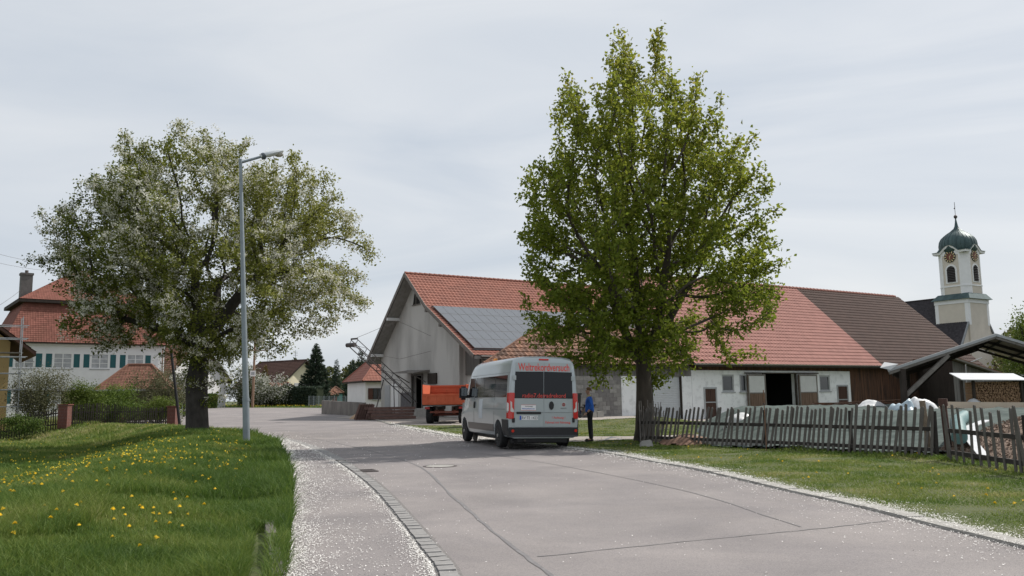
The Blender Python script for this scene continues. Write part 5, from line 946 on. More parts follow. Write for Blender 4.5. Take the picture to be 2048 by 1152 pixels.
# ================================================================== PERSON
def build_person():
    skin = M('skin', (.52, .30, .22), .55, .06, 20); jac = M('blue_jacket', (.03, .15, .60), .7, .15, 8, .3, 40); tro = M('dark_trousers', (.014, .014, .017), .85, .2, 8); hair = M('blond_hair', (.22, .13, .06), .8, .25, 60); shoe = M('shoe', (.02, .02, .02), .6); shirt = M('collar', (.55, .55, .25), .8)
    g = at(1181, 884, 27.2); root = thing('person', 'person in blue jacket and black trousers standing beside the silver minibus', 'person', (g.x, 27.2, tz(g.x, 27.2) + .01), math.pi)   # faces +x locally -> turned to look left
    def skinned(name, V, E, R, mat, root_i=0, sub=2):
        me = bpy.data.meshes.new(name); me.from_pydata(V, E, []); o = link(bpy.data.objects.new(name, me), root); sm = o.modifiers.new('skin', 'SKIN'); sm.use_smooth_shade = True; me.skin_vertices[0].data[root_i].use_root = True
        for i, r in enumerate(R): me.skin_vertices[0].data[i].radius = r if isinstance(r, tuple) else (r, r)
        if sub: o.modifiers.new('s', 'SUBSURF').levels = sub; o.modifiers[-1].render_levels = sub
        bpy.context.view_layer.update(); dg = bpy.context.evaluated_depsgraph_get(); m2 = bpy.data.meshes.new_from_object(o.evaluated_get(dg)); o.modifiers.clear(); o.data = m2; m2.materials.clear(); m2.materials.append(mat); m2.shade_smooth(); return o
    # body: pelvis root, legs, spine, arms, head in one skin; clothes are slightly wider shells over it
    V = [(0, 0, .90), (0, 0, 1.05), (.01, 0, 1.22), (0, 0, 1.36), (.015, 0, 1.43), (.03, 0, 1.49), (.05, 0, 1.56), (.045, 0, 1.64),
         (0, .09, .86), (.02, .10, .48), (-.01, .10, .09), (.10, .11, .04), (0, -.09, .86), (-.03, -.10, .48), (-.05, -.10, .09), (.06, -.11, .04),
         (0, .17, 1.34), (-.05, .23, 1.08), (.10, .22, .90), (.0, -.17, 1.34), (-.04, -.22, 1.08), (.17, -.20, .98)]
    E = [(0, 1), (1, 2), (2, 3), (3, 4), (4, 5), (5, 6), (6, 7), (0, 8), (8, 9), (9, 10), (10, 11), (0, 12), (12, 13), (13, 14), (14, 15), (3, 16), (16, 17), (17, 18), (3, 19), (19, 20), (20, 21)]
    R = [(.13, .10), (.12, .09), (.125, .10), (.11, .08), .05, .05, (.083, .072), (.075, .066), .075, .052, .036, .034, .075, .052, .036, .034, .05, .038, .028, .05, .038, .028]
    skinned('body', V, E, R, skin)
    skinned('jacket', [(0, 0, .84), (0, 0, 1.05), (.01, 0, 1.22), (0, 0, 1.36), (.0, 0, 1.41), (0, .185, 1.35), (-.05, .245, 1.09), (.02, .235, .99), (0, -.185, 1.35), (-.04, -.235, 1.09), (.08, -.215, 1.03)], [(0, 1), (1, 2), (2, 3), (3, 4), (3, 5), (5, 6), (6, 7), (3, 8), (8, 9), (9, 10)], [(.165, .14), (.155, .125), (.155, .125), (.13, .10), (.075, .07), .068, .056, .05, .068, .056, .05], jac)
    skinned('trousers', [(0, 0, 1.02), (0, 0, .90), (0, .095, .82), (.02, .102, .48), (-.01, .102, .07), (0, -.095, .82), (-.03, -.102, .48), (-.05, -.102, .07)], [(0, 1), (1, 2), (2, 3), (3, 4), (1, 5), (5, 6), (6, 7)], [(.14, .11), (.14, .11), .095, .07, .062, .095, .07, .062], tro)
    for y, x in ((.105, .04), (-.105, 0)): MB().box(x - .12, x + .16, y - .045, y + .045, .0, .085).build('shoe', shoe, root, True, .03)
    # face and hair
    f = MB().hexa([(.125, -.014, 1.555), (.125, .014, 1.555), (.11, .016, 1.555), (.11, -.016, 1.555), (.118, -.008, 1.60), (.118, .008, 1.60), (.105, .01, 1.60), (.105, -.01, 1.60)]); f.build('nose', skin, root, True, .004)
    for s in (-1, 1): MB().lathe([(.002, -.006), (.010, -.002), (.010, .002), (.002, .006)], 10, (.112, s * .028, 1.60), 'x').build('eye', M('eye', (.05, .04, .04), .3), root); MB().lathe([(.004, -.01), (.022, 0), (.004, .01)], 10, (.045, s * .075, 1.585), 'y').build('ear', skin, root, True)
    MB().box(.112, .122, -.022, .022, 1.523, 1.531).build('mouth', M('lip', (.38, .14, .12), .5), root)
    H = MB(); st = []
    for k in range(260):
        a = rng.random() * 6.28; e = rng.random() ** .7 * 1.45; d = Vector((math.cos(a) * math.cos(e), math.sin(a) * math.cos(e), math.sin(e)))
        if d.x > .55 and d.z < .75: continue
        p = Vector((.04, 0, 1.60)) + Vector((d.x * .088, d.y * .078, d.z * .088)); q = p + Vector((-.03 + rng.normal() * .01, rng.normal() * .012, .012 - .05 * (1 - d.z))); H.tube(p - d * .01, q, .014, .005, 5)
    H.build('hair', hair, root, True); MB().lathe([(.062, 1.40), (.066, 1.43), (.058, 1.455)], 14, (.012, 0, 0)).build('collar', shirt, root, True)
    # hands with five fingers, slightly curled
    for (hx, hy, hz, s) in ((.12, .22, .875, 1), (.20, -.20, .955, -1)):
        hv = [(hx - .02, hy, hz + .025), (hx + .03, hy, hz - .01), (hx + .06, hy, hz - .03)]; he = [(0, 1), (1, 2)]; hr = [(.022, .026), (.016, .036), (.014, .034)]
        for k, (dy, L) in enumerate(((.028, .055), (.010, .066), (-.009, .062), (-.027, .048))):
            i = len(hv); hv += [(hx + .075, hy + dy, hz - .04), (hx + .075 + L * .5, hy + dy, hz - .045 - L * .35), (hx + .08 + L * .6, hy + dy, hz - .05 - L * .8)]; he += [(2, i), (i, i + 1), (i + 1, i + 2)]; hr += [.009, .008, .007]
        i = len(hv); hv += [(hx + .035, hy + s * -.03, hz + .005), (hx + .065, hy + s * -.045, hz - .005)]; he += [(1, i), (i, i + 1)]; hr += [.010, .008]; skinned('hand', hv, he, hr, skin, 0, 1)
    MB().lathe([(.034, -.012), (.034, .012)], 14, (.09, .222, .91), 'x').build('wristwatch', shoe, root)
    tb = MB().box(.26, .31, -.27, -.13, .86, .98).build('held_pouch', M('pouch', (.07, .06, .12), .8), None); tb.matrix_world = root.matrix_basis.copy(); tag(tb, 'small dark pouch held out in front by the person in blue', 'pouch')
build_person()
# ================================================================== STREET LAMP
lm = M('galvanised', (.24, .275, .30), .5, .12, 3, metal=.5); b = at(494, 884, 26); t_ = at(481, 322, 26); zb = tz(b.x, 26) + .05
SL = thing('street_lamp', 'tall grey street lamp with a bent arm in front of the pear tree', 'street lamp', (b.x, 26, zb)); tp = t_ - Vector((b.x, 26, zb)); MB().tube((0, 0, -.2), tp * .16, .105, .10, 16).tube(tp * .16, tp, .095, .05, 16).build('pole', lm, SL, True); MB().tube(tp * .155, tp * .165, .11, .11, 16).build('collar', lm, SL)
p2 = at(524, 313, 26.3) - Vector((b.x, 26, zb)); p3 = at(562, 304, 26.6) - Vector((b.x, 26, zb)); MB().tube(tp + Vector((0, 0, -.05)), p2, .045, .04, 10).build('arm', lm, SL, True); MB().tube(tp + Vector((0, 0, -.12)), tp + Vector((0, 0, .06)), .055, n=12).build('cap', lm, SL)
dx = (p3 - p2).normalized(); sd = Vector((-dx.y, dx.x, 0)).normalized(); hu = dx.cross(sd); hm = M('lamp_housing', (.60, .63, .66), .4, .05, 4); LL = (p3 - p2).length; V = []; F = []; prof_l = [(-.05, .06, .06), (.08, .10, .11), (.25, .13, .12), (.45, .15, .12), (.68, .13, .085), (LL + .06, .03, .02)]
for x_, w_, h_ in prof_l:
    for k in range(12): a = 2 * math.pi * k / 12; V.append(p2 + dx * x_ + sd * (w_ * math.cos(a)) + hu * (h_ * math.sin(a) * (1 if math.sin(a) * hu.z > 0 else .55)))
for j in range(len(prof_l) - 1):
    for k in range(12): F.append((j * 12 + k, j * 12 + (k + 1) % 12, (j + 1) * 12 + (k + 1) % 12, (j + 1) * 12 + k))
F += [tuple(range(12))[::-1], tuple(range(60, 72))]; hh_ = MB().add(V, F).build('lamp_head', hm, SL, True); dn = -hu if hu.z > 0 else hu
MB().lathe([(.12, 0), (.11, .05), (.06, .085), (.01, .095)], 16).build('lamp_glass', M('lamp_bowl', (.45, .42, .38), .15, .05, 4), hh_, True); lg = hh_.children[0]; lg.rotation_euler = (math.pi, 0, 0); lg.location = p2 + dx * .55 + dn * .05; lg.scale = (1.3, .95, 1)
MB().lathe([(.10, -.03), (.115, .03), (.10, .08)], 16).build('joint', M('lamp_joint', (.07, .085, .10), .5), SL, True); jn = SL.children[-1]
jn = [c for c in SL.children if c.name.startswith('joint')][0]; jn.location = p2 + dx * .02; jn.rotation_euler = dx.to_track_quat('Z', 'Y').to_euler()
# ================================================================== FENCES
pick = M('picket_grey', (.085, .078, .072), .9, .3, 5, .5, 30, col2=(.17, .155, .14), stretch=(2, 2, .35)); railm = M('rail_dark', (.035, .030, .027), .9, .3, 6)
def picket_proto(h, w, t, top='round'):
    if top == 'round': poly = [(-w / 2, 0, 0), (w / 2, 0, 0), (w / 2, 0, h - w / 2)] + [(w / 2 * math.cos(a), 0, h - w / 2 + w / 2 * math.sin(a)) for a in (.6, 1.2, 1.9, 2.5)] + [(-w / 2, 0, h - w / 2)]
    else: poly = [(-w / 2, 0, 0), (w / 2, 0, 0), (w / 2, 0, h), (-w / 2, 0, h)]
    return MB().prism(poly, (0, t, 0))
def fence_run(root, A, B, n, h, leanf, hj=.05, w=.06, t=.022, rails=(.18, .62), mat=pick, proto=None, drop=()):
    A = Vector(A); B = Vector(B); d = B - A; L = d.length; d.normalize(); ya = math.atan2(d.y, d.x); ps = proto
    for i in range(n):
        if i in drop: continue
        u = (i + .5) / n + random.uniform(-.12, .12) / n; p = A + d * (L * u); o = inst(random.choice(ps), 'picket', root); o.location = p + Vector((0, 0, random.uniform(-.06, .02) + tz(p.x, p.y))); ln = leanf(u) + random.gauss(0, .022)
        o.rotation_euler = (random.gauss(0, .03), ln, ya); o.scale = (random.uniform(.8, 1.1), 1, 1 + random.uniform(-hj, hj)) 
    nrm = Vector((-d.y, d.x, 0))
    for z in rails:
        a = A + nrm * .035; b = B + nrm * .035; m = MB().beam(a + Vector((0, 0, z)), b + Vector((0, 0, z)), .045, .085); m.build('rail', railm, root)
F1 = thing('picket_fence', 'leaning weathered picket fence in front of the tarpaulin heap', 'fence', (0, 0, 0)); protos = []
for k in range(4): protos.append(picket_proto(1.12, .064, .022).build('picket', pick, F1))
P0, P1, P2 = (3.75, 26.2, 0), (6.5, 22.55, 0), (9.0, 18.55, 0); a0 = protos
fence_run(F1, P0, P1, 28, 1.12, lambda u: .24 - .03 * u, proto=protos); fence_run(F1, P1, P2, 32, 1.12, lambda u: .20 - .08 * u, proto=protos)
for k, o in enumerate(protos): o.location = Vector(P1).lerp(Vector(P2), .172 + .25 * k); o.rotation_euler = (0, .17, math.atan2(-4, 2.5))
for p in (P0, P1, (7.9, 20.4, 0), P2): MB().tube((p[0] + .08, p[1] + .06, -.1), (p[0] + .10, p[1] + .06, 1.0), .055, .045, 8).build('post', railm, F1)
MB().path([(P1[0] + .05, P1[1] + .08, .55), (7.9, 20.5, .52), (P2[0], P2[1] + .05, .55)], .004, 4).build('wire', iron, F1)
F2 = thing('picket_fence', 'short picket fence with thick brown post at the right border', 'fence', (0, 0, 0)); pr2 = [picket_proto(1.12, .075, .026).build('picket', pick, F2) for k in range(3)]
q0 = gnd(1893, 921); q1 = gnd(2048, 949); d_ = (q1 - q0).normalized(); q2 = q0 + d_ * 6.5; nn_ = 19; fence_run(F2, q0, q2, nn_, 1.12, lambda u: -.085, proto=pr2, w=.075)
for k, o in enumerate(pr2): o.location = q0 + d_ * (.1 + k * 3.0); o.rotation_euler = (0, -.08, math.atan2(d_.y, d_.x))
pp = gnd(1899, 912); MB().tube((pp.x, pp.y, -.1), (pp.x - .05, pp.y, 1.12), .075, .07, 10).tube((pp.x - .05, pp.y, 1.1), (pp.x - .055, pp.y, 1.26), .10, .095, 10).build('post', M('rusty_post', (.075, .04, .032), .9, .3, 8), F2, True)
for u in (.5, 1.): q = q0 + d_ * 6.5 * u; MB().tube((q.x + .1, q.y + .05, -.1), (q.x + .1, q.y + .05, 1.0), .05, n=8).build('post', railm, F2)
gp = gnd(1855, 911); GP = thing('gate_post', 'gnarled bare wooden post in the gap between the picket fences', 'post', (gp.x, gp.y, 0)); MB().tube((0, 0, -.1), (.03, 0, .5), .075, .06, 9).tube((.03, 0, .5), (-.03, 0, 1.22), .06, .065, 9).build('post', M('bare_wood', (.21, .165, .12), .9, .3, 6, .6, 20), GP, True); MB().path([(-.07, -.05, .9), (.08, -.06, .84), (.08, .05, .8), (-.06, .06, .75), (.0, -.07, .6), (.1, -.03, .3)], .006, 4).build('wire', iron, GP)
sp = gnd(1533, 902); ST_ = thing('iron_stake', 'thin rusty iron stake taller than the picket fence', 'stake', (sp.x, sp.y, 0)); MB().tube((0, 0, -.1), (0, 0, 1.52), .012, n=6).build('rod', M('rust', (.16, .085, .05), .9, .3, 20), ST_); MB().tube((-.0, 0, 1.15), (0, 0, 1.19), .026, n=6).build('clamp', iron, ST_)
# bundle of old laths leaning on the maple
LB = thing('lath_bundle', 'bundle of old grey laths leaning against the maple trunk', 'laths', (4.1, 26.0, 0)); lath = M('old_lath', (.17, .155, .14), .95, .3, 6)
for k in range(34): x = random.uniform(-.30, .42); h = random.uniform(.85, 1.32); MB().beam((x, random.uniform(-.1, .1), 0), (x + random.gauss(.05, .09), random.uniform(.05, .22), h), random.uniform(.014, .03), .012).build('lath', lath, LB)
# left garden fence with brick pillars
LF = thing('garden_fence', 'dark garden paling fence with brick pillars in front of the white house', 'fence', (0, 0, 0)); dkp = M('paling', (.038, .032, .027), .9, .3, 5); A_ = at(-60, 870, 44); B_ = at(128, 866, 46); C_ = at(345, 846, 49.5)
zl = lambda p: tz(p.x, p.y) + float(bank(np.array([p.x]), np.array([p.y]))[0]) - .02
pr3 = [picket_proto(1.1, .055, .022, 'flat').build('paling', dkp, LF) for k in range(2)]; firstp = True
for (a, b, n) in ((A_, B_, 36), (B_, C_, 50)):
    a = Vector((a.x, a.y, 0)); b = Vector((b.x, b.y, 0)); d = b - a
    for i in range(n):
        p = a + d * ((i + .5) / n); o = inst(pr3[i % 2], 'paling', LF) if i > 1 or not firstp else pr3[i]; o.location = (p.x, p.y, zl(p) + .06); o.rotation_euler = (0, random.gauss(0, .02), math.atan2(d.y, d.x)); o.scale = (1, 1, random.uniform(.95, 1.03))
    firstp = False
    for z in (.3, .88): m = MB().beam((a.x, a.y + .04, zl(a) + z), (b.x, b.y + .04, zl(b) + z), .04, .07); m.build('rail', dkp, LF)
brick = M('brick_red', (.15, .058, .045), .9, .25, 12, .4, 40)
for p, w, h in ((B_, .5, 1.25), (C_, .46, 1.15)):
    pl_ = MB().box(p.x - w / 2, p.x + w / 2, p.y - w / 2, p.y + w / 2, zl(p) - .2, zl(p) + h).build('pillar', M('mortar', (0, 0, 0)), LF); k = 0; z = zl(p)
    while z < zl(p) + h - .07:
        for s in (0, 1):
            off = .0 if k % 2 else .0; x0_ = p.x - w / 2 - .008; MB().box(x0_ + s * (w / 2 + .008) + .004, x0_ + (s + 1) * (w / 2 + .008) - .004, p.y - w / 2 - .012, p.y + w / 2 + .012, z + .005, z + .07).build('brick', brick, pl_)
        z += .077; k += 1
    MB().box(p.x - w / 2 - .05, p.x + w / 2 + .05, p.y - w / 2 - .05, p.y + w / 2 + .05, zl(p) + h, zl(p) + h + .06).build('coping', brick, pl_)
# black leaning pole, road sign, utility pole
b_ = at(349, 846, 49); BP = thing('black_pole', 'black pole leaning beside the end pillar of the garden fence', 'pole', (b_.x + .35, 49, gz(b_.x, 49))); e_ = at(342, 700, 49) - BP.location; MB().tube((0, 0, -.2), e_, .085, .075, 10).build('pole', M('black_paint', (.012, .012, .014), .6), BP, True); MB().tube((0, 0, 0), e_ * .02, .13, .12, 10).build('base', iron, BP)
g_ = at(364, 828, 76); SG = thing('road_sign', 'small yellow sign on a thin grey post beyond the garden fence', 'sign', (g_.x, 76, tz(g_.x, 76))); MB().tube((0, 0, -.1), (0, 0, 2.9), .03, n=8).build('post', lm, SG); MB().box(-.42, .42, -.05, -.034, 2.2, 2.75).build('plate', M('sign_yellow', (.75, .50, .03), .5), SG); MB().box(.04, .2, -.05, -.034, 1.2, 1.9).build('plate', M('sign_pale', (.6, .55, .25), .5), SG)
u_ = at(505, 812, 97); UP = thing('utility_pole', 'brown wooden utility pole with crossbar beyond the junction', 'utility pole', (u_.x, 97, tz(u_.x, 97))); wood = M('pole_wood', (.24, .155, .11), .9, .2, 4, stretch=(2, 2, .3)); MB().tube((0, 0, -.3), (.12, 0, 9.0), .15, .11, 10).build('pole', wood, UP, True); MB().beam((-1.6, 0, 6.4), (1.6, 0, 6.45), .1, .12).build('crossbar', wood, UP)
for x in (-1.4, -.5, .7, 1.4): MB().lathe([(.04, 6.5), (.07, 6.58), (.04, 6.68)], 10, (x, 0, 0)).build('insulator', framew, UP)
MB().box(-.32, .32, -.19, -.16, 3.5, 4.15).build('notice', framew, UP); MB().box(-.2, .2, -.2, -.192, 3.66, 4.0).build('notice_print', frameg, UP)
# overhead wires at the left border
for k, (l0, l1) in enumerate((((-80, 484), (140, 531)), ((-80, 505), (140, 543)), ((-60, 640), (62, 562)))):
    a = at(*l0, 60); b = at(*l1, 77); pts = [a.lerp(b, t) + Vector((0, 0, -.35 * 4 * t * (1 - t))) for t in np.linspace(0, 1, 9)]; tag(MB().path(pts, .012, 4).build('overhead_wire', iron), ['upper overhead wire at left running to the mansard house', 'second overhead wire just below the upper one at left', 'lowest overhead wire rising to the chimney of the mansard house'][k], 'wire')
# concrete wall, red beams, conveyor
a = at(643, 826, 70); b = at(726, 829, 63.5); CW = thing('concrete_wall', 'low grey concrete wall at the corner of the farmyard', 'wall', (0, 0, 0)); d = Vector((b.x - a.x, b.y - a.y, 0)); n = Vector((-d.y, d.x, 0)).normalized() * .25; za = tz(a.x, a.y); zb = tz(b.x, b.y); MB().hexa([(a.x, a.y, za - .3), (b.x, b.y, zb - .3), (b.x + n.x, b.y + n.y, zb - .3), (a.x + n.x, a.y + n.y, za - .3), (a.x, a.y, za + 1.08), (b.x, b.y, zb + .98), (b.x + n.x, b.y + n.y, zb + .98), (a.x + n.x, a.y + n.y, za + 1.08)]).build('wall', M('wall_concrete', (.20, .185, .17), .95, .25, 2, .4, 20, stretch=(1, 1, .4)), CW)
MB().hexa([(b.x + .0, b.y, zb - .3), (b.x + n.x, b.y + n.y, zb - .3), (b.x + 4 + n.x, b.y + 6, zb - .3), (b.x + 4, b.y + 5.9, zb - .3), (b.x, b.y, zb + .6), (b.x + n.x, b.y + n.y, zb + .6), (b.x + 4 + n.x, b.y + 6, zb + .6), (b.x + 4, b.y + 5.9, zb + .6)]).build('wall', concrete, CW)
redb = M('red_beam', (.14, .085, .072), .8, .25, 5); c = at(783, 835, 56); k = 0
for row, nb in ((0, 5), (1, 5), (2, 4), (3, 3)):
    for i in range(nb):
        o = MB().beam((-1.5 + random.uniform(-.2, .2), i * .24 - .5 + row * .1, .12 + row * .2), (1.4 + random.uniform(-.2, .2), i * .24 - .5 + row * .1 + random.uniform(-.05, .05), .12 + row * .2), .2, .17).build('steel_beam', redb); o.location = (c.x, c.y, tz(c.x, c.y)); o.rotation_euler = (0, 0, .35); tag(o, 'rust-red beam lying in the stack before the grey barn', 'beam', 'stacked red beams')
for i in range(6):
    o = MB().beam((0, 0, 0), (.35, 0, 1.0), .22, .08, (0, 1, 0)).build('panel', redb); o.location = (c.x - 2.3 + i * .16, c.y - .3, tz(c.x, c.y)); tag(o, 'red-brown panel leaning in the row left of the beam stack', 'panel', 'leaning red panels')
sp_ = at(728, 832, 58); m = MB().lathe([(1.0, 0), (.7, .25), (.3, .45), (.02, .5)], 14); o = m.build('sand_heap', M('sand', (.36, .25, .16), .95, .2, 6), None, True); o.location = (sp_.x, 58, tz(sp_.x, 58)); tag(o, 'small heap of tan sand at the end of the concrete wall', 'heap')
bt = at(828, 806, 60); tp_ = at(702, 690, 55.5); CV = thing('hay_elevator', 'long slanting hay elevator truss in front of the grey barn', 'conveyor', tuple(bt)); T = tp_ - bt; dxv = T.normalized(); sdv = dxv.cross(Vector((0, 0, 1))).normalized(); upv = sdv.cross(dxv); steel = M('elevator_steel', (.10, .09, .088), .7, .25, 6, metal=.4)
for s in (-.32, .32):
    MB().beam(sdv * s, sdv * s + T, .04, .055).build('chord', steel, CV); MB().beam(sdv * s + upv * .45 + dxv * .6, sdv * s + T + upv * .45, .035, .04).build('chord', steel, CV)
nb = 7
for i in range(nb + 1):
    p = T * (i / nb * .97 + .02); MB().beam(p - sdv * .32, p + sdv * .32, .04, .04).build('cross_bar', steel, CV)
    for s in (-.32, .32):
        if i: MB().beam(p + sdv * s, p + sdv * s + upv * .45, .03, .03).build('strut', steel, CV)
        if 0 < i < nb: MB().beam(p + sdv * s + upv * .45, T * ((i + 1) / nb * .97 + .02) + sdv * s, .02, .02).build('brace', steel, CV)
MB().tube(T - sdv * .4, T + sdv * .4, .14, n=12).tube(T + upv * .5 - sdv * .3, T + upv * .5 + sdv * .3, .06, n=8).build('head_drum', steel, CV)
pm = T * .42
for s in (-.5, .5): MB().beam(pm + sdv * s, Vector((pm.x + sdv.x * s * 2 - .2, pm.y + sdv.y * s * 2 - .6, tz(0, 58) - bt.z)), .06, .06).build('support_leg', steel, CV)
MB().path([T + upv * .5, T * .7 + Vector((1.5, 2, 3.0)), at(862, 672, 60) - bt], .012, 4).build('stay_cable', iron, CV); MB().beam(T * .0, T * 0 + Vector((0, 0, -.9)), .1, .1).build('foot', steel, CV)
wr_ = [at(862, 702, 60.2), at(800, 718, 62.5), at(768, 712, 66)]; tag(MB().path(wr_, .012, 4).build('wall_cable', iron), 'thin cable sagging across the grey barn gable', 'cable')
# things in front of the block wall
q = Vector((*loc2(-10.35, -1.0), 0)); q.z = tz(q.x, q.y); o = thing('black_bin', 'black plastic bin standing against the grey block wall', 'bin', tuple(q), YAW); bk = M('black_plastic', (.012, .013, .014), .5, .2, 10); MB().hexa([(-.36, -.4, .08), (.36, -.4, .08), (.36, .4, .08), (-.36, .4, .08), (-.42, -.45, 1.18), (.42, -.45, 1.18), (.42, .45, 1.18), (-.42, .45, 1.18)]).build('tub', bk, o, True, .03); MB().box(-.45, .45, -.48, .48, 1.185, 1.25).build('lid', bk, o, True, .02)
MB().tube((.35, -.42, .1), (.35, -.36, .1), .09).tube((-.35, -.42, .1), (-.35, -.36, .1), .09).build('wheel', bk, o)
q2_ = q + AX * .25 + BX * .75; o = thing('drain_pipe', 'black pipe with a green end leaning on the block wall', 'pipe', tuple(q2_), YAW); MB().tube((-.1, .0, .1), (.22, .15, 1.75), .085, n=12).build('pipe', bk, o, True); MB().tube((.222, .152, 1.76), (.27, .175, 2.0), .095, n=12).build('green_end', M('pipe_green', (.05, .22, .14), .5), o, True)
q3 = q + AX * 1.25; o = thing('concrete_stand', 'grey concrete stand with a board on top by the block wall', 'block', (q3.x, q3.y, tz(q3.x, q3.y)), YAW); MB().box(-.3, .3, -.25, .25, 0, .5).box(.32, .75, -.25, .2, 0, .32).build('block', concrete, o, True, .02); MB().box(-.36, .36, -.3, .3, .505, .56).build('board', beamw, o); MB().box(-.3, .3, -.2, .2, .63, .68).box(-.28, -.22, -.1, .1, .56, .63).box(.22, .28, -.1, .1, .56, .63).build('shelf', darkwood, o)
for (px, py, s) in ((1225, 881, .3),): g = gnd(px, py); o = MB().add([(-s, -.1, .02), (0, -.18, .10), (s, -.08, .02), (s * .8, .14, .06), (0, .2, .12), (-s * .9, .12, .03)], [(0, 1, 4, 5), (1, 2, 3, 4)]).build('plastic_sheet', M('white_foil', (.60, .61, .62), .4, .05, 4), None, True); o.location = (g.x, g.y, 0); tag(o, 'crumpled scrap of white foil on the grass left of maple', 'foil')
g = gnd(1292, 893); o = MB().hexa([(-.2, -.1, -.05), (.2, -.12, -.05), (.22, .1, -.05), (-.2, .12, -.05), (-.15, -.05, .16), (.16, -.06, .2), (.15, .08, .18), (-.14, .08, .15)]).build('field_stone', concrete, None, True, .03); o.location = (g.x, g.y, 0); tag(o, 'pale stone at the foot of the maple', 'stone')
# ================================================================== TARPAULIN HEAPS
def heap(name, label, cat, fn, x0, x1, y0, y1, n, mat, extra=None, th=None):
    xs = np.linspace(x0, x1, n); ys = np.linspace(y0, y1, n); X, Y = np.meshgrid(xs, ys); Z = fn(X, Y); k = Z > -.05; i = np.arange(X.size).reshape(X.shape); F = np.stack([i[:-1, :-1], i[:-1, 1:], i[1:, 1:], i[1:, :-1]], -1).reshape(-1, 4); F = F[k.ravel()[F].all(1)]
    me = bpy.data.meshes.new(name); me.from_pydata(np.stack([X, Y, Z], -1).reshape(-1, 3).tolist(), [], F.tolist()); bm = bmesh.new(); bm.from_mesh(me); bmesh.ops.delete(bm, geom=[v for v in bm.verts if not v.link_faces], context='VERTS'); bm.to_mesh(me); bm.free(); me.shade_smooth(); me.materials.append(mat); o = link(bpy.data.objects.new(name, me)); tag(o, label, cat); return o
tarpm = M('tarp_green', (.06, .077, .072), .9, .2, 1.2, .5, 6, col2=(.12, .145, .135), stretch=(1, 2.2, 1), spec=.08); whitef = M('white_foil', (0, 0, 0)); bluef = M('blue_foil', (.30, .38, .44), .45, .15, 2)
def wr(X, Y, s, seed): return (vnoise(X + 50, Y * 2.5, s, seed) - .5)
def tarp_fn(X, Y):
    f = (X - 6.0) * .78 + (Y - 23.4) * .62        # distance behind the fence line
    u = ss((f + .2) / 6.0); e = ss((X - 4.9 - (Y - 23) * .18) / 2.6) * ss((42 - Y) / 4) * ss((26 - X) / 6); z = (.10 + .78 * u) * e + .07 * wr(X, Y, .55, 41) + .05 * wr(X, Y, .22, 42) + .02 * wr(X, Y, .09, 43); return np.where((f < -.35) | (e < .03), -1, z)
heap('tarpaulin', 'grey-green tarpaulin spread over the long heap behind the fence', 'tarpaulin', tarp_fn, 4.5, 26, 18, 42, 210, tarpm)
def mound(cx, cy, rx, ry, h, sd, sharp=1.3): return lambda X, Y: (lambda r: np.where(r < 1, h * (1 - r ** sharp) + .32 * h * wr(X, Y, .45, sd) + .12 * h * wr(X, Y, .16, sd + 1), -1))(np.hypot((X - cx) / rx, (Y - cy) / ry)) + 0
c = at(1842, 800, 27.2); heap('foil_heap', 'white foil heaped high under the open roof', 'foil', lambda X, Y: mound(c.x, 27.2, 1.0, 1.1, 1.2, 51, 1.7)(X, Y), c.x - 1.2, c.x + 1.2, 26, 28.4, 40, whitef)
c2 = at(1802, 815, 26.2); heap('foil_heap', 'pale blue foil crumpled beside the high white foil heap', 'foil', lambda X, Y: mound(c2.x, 26.2, .6, .8, 1.15, 53, 2.4)(X, Y), c2.x - .8, c2.x + .8, 25.2, 27.2, 34, bluef)
c3 = at(1745, 816, 33); heap('foil_sheet', 'flat white foil lying on the tarpaulin left of blue foil', 'foil', lambda X, Y: mound(c3.x, 33, .85, .6, 1.0, 55, 4)(X, Y), c3.x - 1, c3.x + 1, 32, 34, 24, whitef)
c4 = at(1945, 812, 31); heap('foil_heap', 'low white foil bundle in front of the firewood stack', 'foil', lambda X, Y: mound(c4.x, 31, 1.0, .9, 1.05, 57, 2)(X, Y), c4.x - 1, c4.x + 1, 30, 32, 24, whitef)
c5 = at(1478, 836, 29); heap('foil_sheet', 'white foil strip on the left end of the tarpaulin', 'foil', lambda X, Y: mound(c5.x, 29, .62, .5, .72, 59, 4)(X, Y), c5.x - .8, c5.x + .8, 28, 30, 20, whitef)
chipm = M('wood_chips', (.12, .085, .065), .95, .3, 16, .8, 40, col2=(.30, .22, .17)); bq = gnd(1985, 925)
def chip_fn(X, Y): r = np.hypot((X - 11.6) / 2.3, (Y - 18.6) / 2.6); return np.where(r < 1, .95 * (1 - r ** 1.2) + .05 * wr(X, Y, .2, 61) + .06 * rng.random(X.shape), -1)
CH_ = heap('wood_chip_heap', 'brown heap of wood chips behind the right picket fence', 'wood chips', chip_fn, 9.2, 14.2, 15.8, 21.4, 90, chipm)
P = np.stack([rng.uniform(9.4, 13.9, 9000), rng.uniform(16, 21.2, 9000)], 1); z = chip_fn(P[:, 0], P[:, 1]); k = z > 0; lo = leaves('chips', np.stack([P[k, 0], P[k, 1], z[k] + .01], 1), .07, .035, chipm, CH_, 1.2, kind='stuff')
c6 = [gnd(1365, 868), gnd(1340, 880)]; heap('wood_chip_heap', 'small heap of reddish chips at the left end of the tarpaulin', 'wood chips', lambda X, Y: mound(5.1, 25.2, .9, 1.1, .34, 63)(X, Y), 4.2, 6.0, 24.1, 26.4, 30, M('red_chips', (.20, .12, .085), .95, .3, 14, .6, 30))
